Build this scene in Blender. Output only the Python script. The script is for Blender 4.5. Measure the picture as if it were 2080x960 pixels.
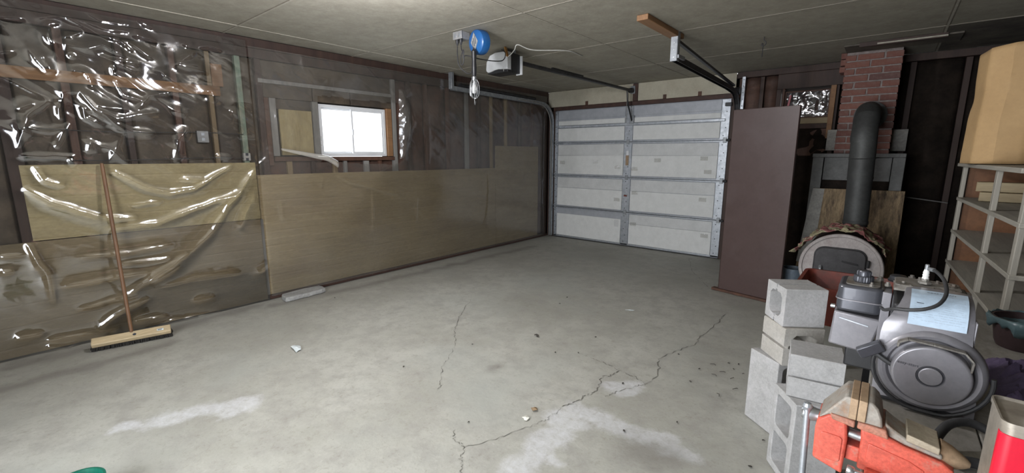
import bpy, bmesh, math, random
import numpy as np
from mathutils import Vector, Matrix, Euler

for _o in list(bpy.data.objects):
    bpy.data.objects.remove(_o)
SC = bpy.context.scene
COL = SC.collection
PI = math.pi
R = math.radians
rnd = random.Random(7)

# ------------------------------------------------------------------ camera, sky, daylight, exposure
ROOM_W, NEAR_Y, FAR_Y, CEIL_Z = 5.49, -1.10, 6.40, 2.44
cam_data = bpy.data.cameras.new('camera')
cam = bpy.data.objects.new('camera', cam_data)
COL.objects.link(cam)
cam_data.sensor_fit = 'HORIZONTAL'
cam_data.sensor_width = 36.0
cam_data.lens = 36.0 * 905.06 / 2080.0
cam_data.clip_start = 0.02
cam_data.clip_end = 100
_yaw, _pitch, _roll = 0.696245, 0.1812, 0.001308
_f = Vector((-math.sin(_yaw) * math.cos(_pitch), math.cos(_yaw) * math.cos(_pitch), -math.sin(_pitch)))
_r = Vector((math.cos(_yaw), math.sin(_yaw), 0))
_u = _r.cross(_f)
_r2 = _r * math.cos(_roll) + _u * math.sin(_roll)
_u2 = _u * math.cos(_roll) - _r * math.sin(_roll)
cam.matrix_world = Matrix(((_r2.x, _u2.x, -_f.x, 4.54334), (_r2.y, _u2.y, -_f.y, 0.0), (_r2.z, _u2.z, -_f.z, 1.4066), (0, 0, 0, 1)))
SC.camera = cam

world = bpy.data.worlds.new('overcast_sky')
SC.world = world
world.use_nodes = True
_bg = world.node_tree.nodes['Background']
_bg.inputs['Color'].default_value = (0.92, 0.96, 1.0, 1)
_bg.inputs['Strength'].default_value = 2.6

def area_light(name, loc, direction, sx, sy, energy, color):
    d = bpy.data.lights.new(name, 'AREA')
    d.shape = 'RECTANGLE'; d.size = sx; d.size_y = sy
    d.energy = energy; d.color = color
    o = bpy.data.objects.new(name, d); COL.objects.link(o)
    o.location = loc
    o.rotation_euler = Vector(direction).to_track_quat('-Z', 'Y').to_euler()
    return o
# overcast daylight through the open doorway behind the camera and through the side window
area_light('daylight_doorway', (3.35, NEAR_Y - 0.30, 1.15), (-.12, 1, 0.0), 1.9, 2.1, 120, (0.93, 0.96, 1.0))
area_light('daylight_side_window', (-0.45, 2.76, 1.75), (1, 0.0, -0.15), 1.2, 0.9, 22, (0.93, 0.97, 1.0))
LAMP_POS = (2.30, 1.42, 2.31)
LAMP_POWER = 92.0

SC.view_settings.view_transform = 'Standard'
SC.view_settings.look = 'None'
SC.view_settings.exposure = 0.1
SC.view_settings.gamma = 1.0
SC.view_settings.use_curve_mapping = False
SC.cycles.use_denoising = True
SC.cycles.max_bounces = 10
SC.cycles.transparent_max_bounces = 16
SC.cycles.sample_clamp_indirect = 6.0
SC.cycles.caustics_reflective = False
SC.cycles.caustics_refractive = False

# ------------------------------------------------------------------ materials
def _nodes(name):
    m = bpy.data.materials.new(name); m.use_nodes = True
    nt = m.node_tree
    b = nt.nodes['Principled BSDF']
    return m, nt, b

def c4(c):
    return (c[0], c[1], c[2], 1.0)

def noise(nt, vec, scale, detail=5, rough=0.6, dist=0.0):
    n = nt.nodes.new('ShaderNodeTexNoise')
    n.inputs['Scale'].default_value = scale; n.inputs['Detail'].default_value = detail
    n.inputs['Roughness'].default_value = rough; n.inputs['Distortion'].default_value = dist
    if vec is not None: nt.links.new(vec, n.inputs['Vector'])
    return n.outputs['Fac']

def coords(nt, stretch=(1, 1, 1), kind='Object'):
    tc = nt.nodes.new('ShaderNodeTexCoord')
    mp = nt.nodes.new('ShaderNodeMapping')
    mp.inputs['Scale'].default_value = stretch
    nt.links.new(tc.outputs[kind], mp.inputs['Vector'])
    return mp.outputs['Vector']

def ramp(nt, fac, stops):
    r = nt.nodes.new('ShaderNodeValToRGB')
    e = r.color_ramp.elements
    while len(e) < len(stops): e.new(0.5)
    for i, (p, c) in enumerate(stops):
        e[i].position = p
        e[i].color = c4(c) if not isinstance(c, (int, float)) else (c, c, c, 1)
    nt.links.new(fac, r.inputs['Fac'])
    return r.outputs['Color']

def mixc(nt, fac, a, b, mode='MIX'):
    m = nt.nodes.new('ShaderNodeMix'); m.data_type = 'RGBA'; m.blend_type = mode
    for sock, v in ((m.inputs['Factor'], fac), (m.inputs['A'], a), (m.inputs['B'], b)):
        pass
    fs = m.inputs[0]; A = m.inputs[6]; B = m.inputs[7]
    if isinstance(fac, (int, float)): fs.default_value = fac
    else: nt.links.new(fac, fs)
    for s, v in ((A, a), (B, b)):
        if isinstance(v, tuple): s.default_value = c4(v)
        else: nt.links.new(v, s)
    return m.outputs[2]

def math_(nt, op, a, b=None, clamp=False):
    m = nt.nodes.new('ShaderNodeMath'); m.operation = op; m.use_clamp = clamp
    for i, v in enumerate((a, b)):
        if v is None: continue
        if isinstance(v, (int, float)): m.inputs[i].default_value = v
        else: nt.links.new(v, m.inputs[i])
    return m.outputs[0]

def bump(nt, b, h, strength, dist=0.01):
    n = nt.nodes.new('ShaderNodeBump')
    n.inputs['Strength'].default_value = strength; n.inputs['Distance'].default_value = dist
    nt.links.new(h, n.inputs['Height']); nt.links.new(n.outputs['Normal'], b.inputs['Normal'])

def pm(name, c1, c2=None, scale=6, rough=0.6, metal=0.0, bmp=0.0, bscale=None, stretch=(1, 1, 1), detail=6, lo=0.35, hi=0.65, c3=None, s3=2.0, lo3=0.5, hi3=0.7, coat=0.0, spec=0.5, rvar=0.0, grain=0.14):
    """procedural material: two noise-blended tones, optionally a third blotchy one"""
    m, nt, b = _nodes(name)
    v = coords(nt, stretch)
    c2 = c2 or tuple(x * 0.8 for x in c1)
    n = noise(nt, v, scale, detail)
    col = ramp(nt, n, [(lo, c1), (hi, c2)])
    if c3:
        n3 = noise(nt, v, s3, 7, 0.65)
        col = mixc(nt, ramp(nt, n3, [(lo3, 0.0), (hi3, 1.0)]), col, c3)
    if grain:
        g1 = ramp(nt, noise(nt, v, max(scale * 7, 45), 5, 0.7), [(0.34, 1 - grain), (0.62, 1.0 + grain * .25)])
        g2 = ramp(nt, noise(nt, v, scale * 1.7 + 1.0, 8, 0.72, 0.4), [(0.36, 1 - grain), (0.56, 1.0)])
        col = mixc(nt, 1.0, mixc(nt, 1.0, col, g1, 'MULTIPLY'), g2, 'MULTIPLY')
    nt.links.new(col, b.inputs['Base Color'])
    b.inputs['Roughness'].default_value = rough
    b.inputs['Metallic'].default_value = metal
    b.inputs['Specular IOR Level'].default_value = spec
    b.inputs['Coat Weight'].default_value = coat
    if rvar:
        nt.links.new(ramp(nt, n, [(0.3, max(0.0, rough - rvar)), (0.7, min(1.0, rough + rvar))]), b.inputs['Roughness'])
    if bmp:
        bump(nt, b, noise(nt, v, bscale or scale * 4, 6), bmp)
    return m

def wood(name, c1, c2, axis=2, scale=14, rough=0.65, bmp=0.15, c3=None):
    st = [1, 1, 1]; st[axis] = 0.07
    return pm(name, c1, c2, scale, rough, 0, bmp, scale * 2, tuple(st), 8, 0.3, 0.7, c3=c3, s3=1.6)

M = {}
M['stud_dark'] = wood('stud_dark_wood', (0.065, 0.036, 0.026), (0.038, 0.021, 0.017))
M['stud_red'] = wood('stud_reddish_wood', (0.13, 0.06, 0.036), (0.07, 0.034, 0.023))
M['stud_grey'] = wood('stud_grey_wood', (0.30, 0.29, 0.27), (0.20, 0.19, 0.18))
M['stud_tan'] = wood('stud_tan_wood', (0.36, 0.27, 0.15), (0.22, 0.15, 0.08))
M['stud_green'] = pm('stud_green_paint', (0.20, 0.33, 0.25), (0.36, 0.37, 0.28), 9, 0.6, stretch=(1, 1, .4))
M['lumber_h'] = wood('orange_brown_lumber', (0.36, 0.19, 0.075), (0.20, 0.095, 0.04), axis=1, scale=18)
M['lumber_x'] = wood('brown_lumber_block', (0.34, 0.18, 0.085), (0.25, 0.13, 0.06), axis=1, scale=12)
M['lumber_pale'] = wood('pale_lumber', (0.40, 0.33, 0.20), (0.30, 0.23, 0.13), axis=0, scale=12)
M['ply_yellow'] = pm('yellowed_plywood', (0.47, 0.38, 0.20), (0.36, 0.28, 0.13), 5, 0.6, stretch=(1, 2, .5), c3=(0.20, 0.14, 0.07), s3=3, lo3=.6, hi3=.8)
M['batt'] = pm('brown_kraft_insulation', (0.135, 0.068, 0.046), (0.07, 0.038, 0.028), 5, 0.7, bmp=0.3, bscale=14, c3=(0.045, 0.033, 0.03), s3=1.5)
M['batt_grey'] = pm('grey_kraft_insulation', (0.125, 0.095, 0.065), (0.06, 0.045, 0.032), 5, 0.7, bmp=0.3, bscale=14, c3=(0.05, 0.04, 0.036), s3=1.5)
M['batt_black'] = pm('sooty_black_insulation', (0.030, 0.022, 0.017), (0.014, 0.011, 0.009), 6, 0.85, spec=.12, bmp=0.4, bscale=18)
M['board_yellow'] = pm('yellow_wallboard', (0.55, 0.45, 0.25), (0.47, 0.38, 0.20), 3, 0.55, c3=(0.40, 0.31, 0.16), s3=1.2, bmp=.05, stretch=(1, .6, 1.6))
M['board_tan'] = pm('tan_wallboard', (0.385, 0.30, 0.17), (0.32, 0.245, 0.135), 3, 0.6, c3=(0.27, 0.20, 0.12), s3=1.6, lo3=.52, hi3=.75, bmp=.05, stretch=(1, .5, 2), grain=0.15)
M['board_brown'] = pm('brown_wallboard', (0.31, 0.235, 0.135), (0.25, 0.19, 0.105), 3, 0.55, c3=(0.20, 0.15, 0.085), s3=1.3, bmp=.05, stretch=(1, .5, 2))
M['plate_red'] = wood('stained_sole_plate', (0.085, 0.04, 0.028), (0.045, 0.024, 0.02), axis=1)
M['sheath'] = pm('dark_sheathing', (0.05, 0.038, 0.032), (0.03, 0.024, 0.02), 4, 0.8)
M['ceiling'] = pm('ceiling_fibreboard', (0.39, 0.365, 0.30), (0.33, 0.305, 0.245), 7, 0.85, bmp=0.12, bscale=60, c3=(0.265, 0.235, 0.185), s3=0.9, lo3=.5, hi3=.85, grain=0.1)
M['seam'] = pm('ceiling_seam_tape', (0.46, 0.43, 0.36), (0.38, 0.35, 0.29), 12, 0.85)
M['seam_gap'] = pm('ceiling_joint_shadow', (0.22, 0.19, 0.15), (0.15, 0.13, 0.10), 12, 0.9)
M['ceil_soot_unlit'] = pm('sooty_unlit_ceiling', (0.17, 0.15, 0.12), (0.08, 0.07, 0.06), 4, 0.9)  # soot before the chimney; also paints the far right panel as unlit
M['drywall'] = pm('aged_drywall', (0.52, 0.49, 0.39), (0.46, 0.42, 0.33), 5, 0.85, grain=0.07)
M['galv'] = pm('galvanised_steel', (0.56, 0.59, 0.63), (0.42, 0.45, 0.49), 22, 0.42, 0.75, rvar=.1, grain=0.1)
M['galv_dull'] = pm('dull_galvanised_steel', (0.40, 0.42, 0.44), (0.28, 0.30, 0.32), 18, 0.5, 0.6, c3=(0.12, 0.11, 0.10), s3=5, lo3=.6, hi3=.8)
M['galv_paint'] = pm('grey_painted_steel', (0.47, 0.49, 0.53), (0.40, 0.42, 0.46), 10, 0.5, 0.2, grain=0.05)
M['foam_white'] = pm('white_insulation_board', (0.80, 0.81, 0.80), (0.74, 0.75, 0.74), 10, 0.7, bmp=.03, bscale=120, grain=0.03)
M['foam_grey'] = pm('greyer_insulation_board', (0.70, 0.71, 0.71), (0.62, 0.63, 0.63), 8, 0.5, grain=0.04)  # slightly greyer than the white board, for the upper door strips
M['black'] = pm('black_plastic', (0.022, 0.022, 0.025), (0.014, 0.014, 0.016), 20, 0.42)
M['rubber'] = pm('black_rubber', (0.025, 0.025, 0.027), (0.04, 0.04, 0.042), 30, 0.55)
M['dark_steel'] = pm('dark_oily_steel', (0.06, 0.06, 0.065), (0.035, 0.034, 0.034), 14, 0.5, 0.5)
M['white_vinyl'] = pm('white_vinyl', (0.80, 0.81, 0.83), (0.74, 0.75, 0.77), 8, 0.35, grain=0.03)
M['white_metal'] = pm('white_painted_metal', (0.60, 0.61, 0.62), (0.53, 0.54, 0.55), 7, 0.4, grain=0.04)
M['blue'] = pm('blue_plastic', (0.02, 0.115, 0.33), (0.018, 0.095, 0.28), 9, 0.32, grain=0.05)
M['silver'] = pm('silver_print', (0.40, 0.40, 0.39), (0.33, 0.33, 0.32), 14, 0.45, 0.2, grain=0.05)
M['chrome'] = pm('bright_steel', (0.66, 0.68, 0.70), (0.55, 0.57, 0.60), 14, 0.28, 0.9)
M['brown_door'] = pm('brown_enamel', (0.090, 0.058, 0.054), (0.078, 0.049, 0.045), 5, 0.38, bmp=.02, bscale=140, c3=(0.10, 0.07, 0.067), s3=2.2, grain=0.05)
M['brick'] = None
M['mortar'] = pm('grey_mortar', (0.34, 0.29, 0.27), (0.22, 0.185, 0.175), 24, 0.95, bmp=.5, bscale=60)
M['pipe'] = pm('sooty_stove_pipe', (0.085, 0.088, 0.085), (0.055, 0.055, 0.055), 6, 0.6, 0.4, c3=(0.13, 0.135, 0.13), s3=3)
M['stove_grey'] = pm('heat_faded_steel', (0.50, 0.46, 0.45), (0.40, 0.36, 0.35), 14, 0.65, 0.1, c3=(0.36, 0.31, 0.295), s3=9)
M['stove_rim'] = pm('rust_brown_steel', (0.13, 0.085, 0.08), (0.08, 0.055, 0.05), 14, 0.6, 0.3)
M['cast'] = pm('black_cast_iron', (0.055, 0.052, 0.055), (0.04, 0.038, 0.04), 14, 0.55, 0.3)
M['hearth'] = pm('scorched_hearth_board', (0.46, 0.33, 0.19), (0.27, 0.185, 0.105), 5, 0.75, c3=(0.075, 0.05, 0.032), s3=4.5, lo3=.5, hi3=.66, stretch=(2.4, 1, .6), grain=.35)
M['hearth_grey'] = pm('grey_painted_board', (0.46, 0.445, 0.41), (0.36, 0.345, 0.32), 7, 0.8, grain=.2)
M['grey_wood'] = pm('grey_painted_wood', (0.20, 0.20, 0.195), (0.14, 0.14, 0.135), 7, 0.75)
M['rust_red'] = pm('rusty_red_paint', (0.26, 0.055, 0.035), (0.17, 0.04, 0.03), 7, 0.55, c3=(0.11, 0.045, 0.03), s3=6)
M['block'] = pm('concrete_block', (0.47, 0.465, 0.465), (0.41, 0.405, 0.40), 16, 0.92, bmp=0.25, bscale=110, c3=(0.55, 0.54, 0.55), s3=2.5, grain=0.13)
M['block_warm'] = pm('warm_concrete_block', (0.475, 0.45, 0.41), (0.40, 0.375, 0.34), 16, 0.92, bmp=0.25, bscale=110, c3=(0.52, 0.50, 0.47), s3=2.5, grain=0.13)
M['stone'] = pm('grey_stone_slab', (0.46, 0.46, 0.45), (0.34, 0.34, 0.335), 10, 0.9, bmp=.6, bscale=40, grain=0.2)
M['bench'] = pm('dusty_bench_top', (0.34, 0.32, 0.285), (0.25, 0.235, 0.21), 4, 0.85, bmp=.1, c3=(0.17, 0.155, 0.135), s3=3.2, lo3=.52, hi3=.7, stretch=(1, .5, 1), grain=0.2)
M['shelf_wood'] = wood('weathered_grey_lumber', (0.43, 0.405, 0.35), (0.33, 0.31, 0.265), axis=1, scale=10, c3=(0.18, 0.165, 0.14))
M['shelf_post'] = wood('weathered_grey_post', (0.43, 0.405, 0.35), (0.34, 0.315, 0.27), axis=2, scale=10)
M['hardboard'] = pm('orange_brown_hardboard', (0.25, 0.115, 0.05), (0.17, 0.075, 0.035), 5, 0.6)
M['kraft'] = pm('kraft_paper', (0.52, 0.34, 0.165), (0.47, 0.30, 0.14), 3, 0.75, bmp=.12, bscale=9, grain=0.05)
M['engine'] = pm('grey_engine_paint', (0.27, 0.262, 0.285), (0.235, 0.23, 0.25), 9, 0.34, 0.3, c3=(0.25, 0.24, 0.25), s3=3, coat=.2, grain=0.08)
M['engine_dark'] = pm('dark_grey_engine_paint', (0.095, 0.098, 0.115), (0.07, 0.072, 0.085), 9, 0.33, 0.4, coat=.2, grain=0.08)
M['engine_dusty'] = pm('dusty_aluminium', (0.30, 0.285, 0.26), (0.17, 0.155, 0.14), 18, 0.7, 0.3, bmp=.3, c3=(0.16, 0.12, 0.09), s3=12)
M['label'] = pm('pale_blue_label', (0.53, 0.66, 0.80), (0.50, 0.63, 0.77), 4, 0.35, grain=.08)
M['ink'] = pm('dark_ink', (0.05, 0.06, 0.08), (0.05, 0.06, 0.08), 4, 0.5)
M['ink_faint'] = pm('faint_ink', (0.36, 0.44, 0.52), (0.33, 0.41, 0.49), 4, 0.5)
M['porcelain'] = pm('white_porcelain', (0.82, 0.82, 0.80), (0.76, 0.76, 0.74), 9, 0.25, grain=0.03)
M['vise_red'] = pm('coral_red_enamel', (0.70, 0.13, 0.085), (0.62, 0.105, 0.07), 22, 0.42, bmp=.05, bscale=90, c3=(0.42, 0.20, 0.15), s3=38, lo3=.58, hi3=.72, grain=0.2)
M['vise_steel'] = pm('worn_grey_iron', (0.38, 0.35, 0.31), (0.30, 0.265, 0.225), 26, 0.6, 0.2, c3=(0.36, 0.22, 0.14), s3=26, lo3=.5, hi3=.7)
M['vise_rust'] = pm('rust_stained_enamel', (0.52, 0.19, 0.12), (0.40, 0.20, 0.14), 30, 0.6, 0.05, grain=.25)
M['vise_flat'] = pm('pale_worn_anvil', (0.47, 0.41, 0.31), (0.38, 0.32, 0.235), 22, 0.6, 0.2)
M['vise_tan'] = pm('tan_rusted_jaw', (0.45, 0.32, 0.205), (0.37, 0.25, 0.155), 18, 0.6, 0.25)
M['can_red'] = pm('crimson_can_paint', (0.70, 0.008, 0.035), (0.62, 0.006, 0.03), 6, 0.35, coat=.2, grain=0.05)
M['can_tin'] = pm('tarnished_tin', (0.45, 0.41, 0.35), (0.34, 0.30, 0.25), 9, 0.45, 0.5)
M['teal'] = pm('teal_grey_liner', (0.10, 0.165, 0.18), (0.06, 0.10, 0.115), 9, 0.35, c3=(0.26, 0.32, 0.33), s3=5, grain=0.15)
M['bucket'] = pm('dark_maroon_bucket', (0.055, 0.032, 0.034), (0.04, 0.024, 0.026), 9, 0.5)
M['purple'] = pm('purple_cloth', (0.115, 0.085, 0.16), (0.075, 0.055, 0.105), 14, 0.9, bmp=.3, bscale=60)
M['broom_head'] = wood('pale_broom_block', (0.66, 0.53, 0.34), (0.55, 0.43, 0.26), axis=1, scale=16, rough=.5)
M['broom_handle'] = wood('varnished_broom_handle', (0.22, 0.115, 0.058), (0.15, 0.075, 0.038), axis=2, scale=16, rough=.5)
M['bristle'] = pm('black_bristles', (0.018, 0.016, 0.015), (0.03, 0.027, 0.024), 60, 0.8)
M['paper'] = pm('white_paper', (0.76, 0.82, 0.83), (0.70, 0.76, 0.77), 9, 0.7)
M['white_chip'] = pm('white_chip', (0.84, 0.83, 0.76), (0.78, 0.77, 0.70), 9, 0.7)
M['leaf'] = pm('brown_leaf', (0.33, 0.23, 0.13), (0.24, 0.16, 0.09), 9, 0.8)
M['debris'] = pm('dark_crumb', (0.055, 0.05, 0.04), (0.035, 0.03, 0.025), 9, 0.9)
M['green'] = pm('green_plastic', (0.01, 0.13, 0.085), (0.008, 0.105, 0.07), 9, 0.35)
M['outlet_grey'] = pm('grey_outlet_box', (0.40, 0.40, 0.40), (0.31, 0.31, 0.31), 9, 0.5, 0.3)
M['outlet_white'] = pm('ivory_outlet', (0.62, 0.61, 0.57), (0.52, 0.51, 0.47), 9, 0.5)
M['crack'] = pm('floor_crack_shadow', (0.22, 0.21, 0.185), (0.11, 0.105, 0.09), 12, 0.95)
M['orange_wire'] = pm('orange_wood_shim', (0.45, 0.22, 0.06), (0.38, 0.18, 0.05), 9, 0.6)
M['white_wire'] = pm('white_wire', (0.70, 0.70, 0.66), (0.62, 0.62, 0.58), 9, 0.5)
M['soft_blue'] = pm('blue_grey_bin', (0.16, 0.20, 0.245), (0.11, 0.14, 0.175), 9, 0.5)

def brick_material():
    m, nt, b = _nodes('red_brick')
    v = coords(nt)
    oi = nt.nodes.new('ShaderNodeObjectInfo')
    base = ramp(nt, oi.outputs['Random'], [(0.0, (0.165, 0.073, 0.060)), (0.5, (0.22, 0.095, 0.072)), (1.0, (0.13, 0.07, 0.064))])
    n = noise(nt, v, 24, 6)
    col = mixc(nt, ramp(nt, n, [(0.45, 0.0), (0.75, 0.55)]), base, (0.24, 0.165, 0.14))
    nt.links.new(col, b.inputs['Base Color']); b.inputs['Roughness'].default_value = 0.9
    bump(nt, b, noise(nt, v, 60, 5), 0.5)
    return m
M['brick'] = brick_material()

def foil_material():
    m, nt, b = _nodes('crumpled_foil')
    v = coords(nt)
    nt.links.new(ramp(nt, noise(nt, v, 8, 3), [(0.55, (0.72, 0.72, 0.74)), (0.7, (0.62, 0.58, 0.6))]), b.inputs['Base Color'])
    b.inputs['Metallic'].default_value = 0.95; b.inputs['Roughness'].default_value = 0.22
    return m
M['foil'] = foil_material()

def glass_material():
    m, nt, b = _nodes('window_glass')
    b.inputs['Base Color'].default_value = (1, 1, 1, 1)
    b.inputs['Roughness'].default_value = 0.02
    tr = nt.nodes.new('ShaderNodeBsdfTransparent')
    tr.inputs['Color'].default_value = (0.95, 0.97, 0.98, 1)
    mx = nt.nodes.new('ShaderNodeMixShader'); mx.inputs[0].default_value = 0.10
    nt.links.new(tr.outputs[0], mx.inputs[1]); nt.links.new(b.outputs[0], mx.inputs[2])
    nt.links.new(mx.outputs[0], nt.nodes['Material Output'].inputs['Surface'])
    return m
M['glass'] = glass_material()

def plastic_material(name, haze, rough, gloss, bumps):
    """clear polyethylene film: transparent, faintly milky, glossy on its folds"""
    m, nt, b = _nodes(name)
    nt.nodes.remove(b)
    v = coords(nt)
    tr = nt.nodes.new('ShaderNodeBsdfTransparent'); tr.inputs['Color'].default_value = (0.93, 0.93, 0.92, 1)
    df = nt.nodes.new('ShaderNodeBsdfDiffuse'); df.inputs['Color'].default_value = (0.72, 0.69, 0.63, 1)
    gl = nt.nodes.new('ShaderNodeBsdfGlossy'); gl.inputs['Roughness'].default_value = rough
    gl.inputs['Color'].default_value = (0.95, 0.96, 1.0, 1)
    fr = nt.nodes.new('ShaderNodeLayerWeight'); fr.inputs['Blend'].default_value = 0.35
    bp = nt.nodes.new('ShaderNodeBump'); bp.inputs['Strength'].default_value = bumps; bp.inputs['Distance'].default_value = 0.01
    nt.links.new(noise(nt, v, 9, 3, 0.5, 0.8), bp.inputs['Height'])
    nt.links.new(bp.outputs['Normal'], gl.inputs['Normal'])
    m1 = nt.nodes.new('ShaderNodeMixShader')
    nt.links.new(math_(nt, 'MULTIPLY', ramp(nt, noise(nt, v, 2.2, 5), [(0.3, 0.4), (0.7, 1.0)]), haze), m1.inputs[0])
    nt.links.new(tr.outputs[0], m1.inputs[1]); nt.links.new(df.outputs[0], m1.inputs[2])
    m2 = nt.nodes.new('ShaderNodeMixShader')
    f = math_(nt, 'ADD', math_(nt, 'MULTIPLY', fr.outputs['Fresnel'], gloss), gloss * 0.13, True)
    nt.links.new(f, m2.inputs[0])
    nt.links.new(m1.outputs[0], m2.inputs[1]); nt.links.new(gl.outputs[0], m2.inputs[2])
    nt.links.new(m2.outputs[0], nt.nodes['Material Output'].inputs['Surface'])
    return m
M['film_near'] = plastic_material('clear_film_wrinkled', 0.03, 0.075, 0.85, 0.04)
M['film_far'] = plastic_material('clear_film_taut', 0.095, 0.13, 0.48, 0.08)
M['film_flap2'] = plastic_material('clear_film_loose', 0.16, 0.12, 0.5, 0.3)
M['film_flap'] = plastic_material('clear_film_rolled', 0.5, 0.22, 0.5, 0.1)
M['film_tape'] = plastic_material('clear_tape', 0.15, 0.12, 0.6, 0.5)

def floor_material():
    m, nt, b = _nodes('worn_concrete_floor')
    v = coords(nt)
    def attr(n):
        a = nt.nodes.new('ShaderNodeAttribute'); a.attribute_name = n
        return a.outputs['Fac']
    n1 = noise(nt, v, 1.1, 8, 0.62, 0.3)
    n2 = noise(nt, v, 7, 8, 0.7)
    n3 = noise(nt, v, 60, 4, 0.7)
    col = ramp(nt, n1, [(0.30, (0.35, 0.345, 0.302)), (0.5, (0.432, 0.428, 0.384)), (0.7, (0.485, 0.481, 0.438))])
    col = mixc(nt, ramp(nt, n2, [(0.36, 0.85), (0.56, 0.0)]), col, (0.345, 0.335, 0.305))
    col = mixc(nt, ramp(nt, n3, [(0.58, 0.0), (0.75, 0.6)]), col, (0.25, 0.24, 0.205))
    n4 = noise(nt, v, 23, 8, 0.78, 0.5)
    col = mixc(nt, ramp(nt, n4, [(0.34, 0.5), (0.46, 0.0)]), col, (0.27, 0.25, 0.21))
    col = mixc(nt, ramp(nt, n4, [(0.58, 0.0), (0.7, 0.45)]), col, (0.52, 0.51, 0.48))
    gm = noise(nt, v, 0.8, 5)
    col = mixc(nt, ramp(nt, gm, [(0.5, 0.0), (0.68, 0.55)]), col, (0.40, 0.415, 0.385))
    pa = math_(nt, 'MULTIPLY', attr('patch'), 1.7)
    pa = math_(nt, 'SUBTRACT', pa, ramp(nt, noise(nt, v, 11, 10, 0.8), [(0.15, 0.0), (0.85, 1.5)]))
    pa = math_(nt, 'MULTIPLY', math_(nt, 'MULTIPLY', pa, 1.4, True), ramp(nt, n4, [(0.3, 0.35), (0.62, 1.0)]))
    col = mixc(nt, math_(nt, 'MULTIPLY', pa, 0.7), col, (0.68, 0.69, 0.715))
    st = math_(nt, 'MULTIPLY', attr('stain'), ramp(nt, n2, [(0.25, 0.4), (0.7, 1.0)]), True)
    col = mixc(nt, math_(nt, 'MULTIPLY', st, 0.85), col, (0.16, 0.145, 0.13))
    nt.links.new(col, b.inputs['Base Color'])
    nt.links.new(ramp(nt, n2, [(0.3, 0.62), (0.7, 0.85)]), b.inputs['Roughness'])
    b.inputs['Specular IOR Level'].default_value = 0.35
    h = math_(nt, 'ADD', math_(nt, 'MULTIPLY', n3, 0.35), noise(nt, v, 14, 8, 0.7))
    bump(nt, b, h, 0.16, 0.012)
    return m
M['floor'] = floor_material()

def blanket_material():
    m, nt, b = _nodes('faded_striped_blanket')
    v = coords(nt)
    w = nt.nodes.new('ShaderNodeTexWave'); w.wave_type = 'BANDS'; w.bands_direction = 'DIAGONAL'
    w.inputs['Scale'].default_value = 3.2; w.inputs['Distortion'].default_value = 4.0; w.inputs['Detail'].default_value = 3
    nt.links.new(v, w.inputs['Vector'])
    col = ramp(nt, w.outputs['Fac'], [(0.1, (0.22, 0.08, 0.075)), (0.35, (0.34, 0.16, 0.14)), (0.5, (0.46, 0.38, 0.28)), (0.7, (0.22, 0.21, 0.12)), (0.95, (0.33, 0.29, 0.18))])
    nt.links.new(col, b.inputs['Base Color']); b.inputs['Roughness'].default_value = 0.95
    bump(nt, b, noise(nt, v, 80, 4), 0.4)
    return m
M['blanket'] = blanket_material()

def lamp_material():
    m, nt, b = _nodes('lit_bulb')
    b.inputs['Emission Color'].default_value = (0.96, 0.96, 1.0, 1)
    b.inputs['Emission Strength'].default_value = 25
    return m
M['bulb'] = lamp_material()

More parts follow.
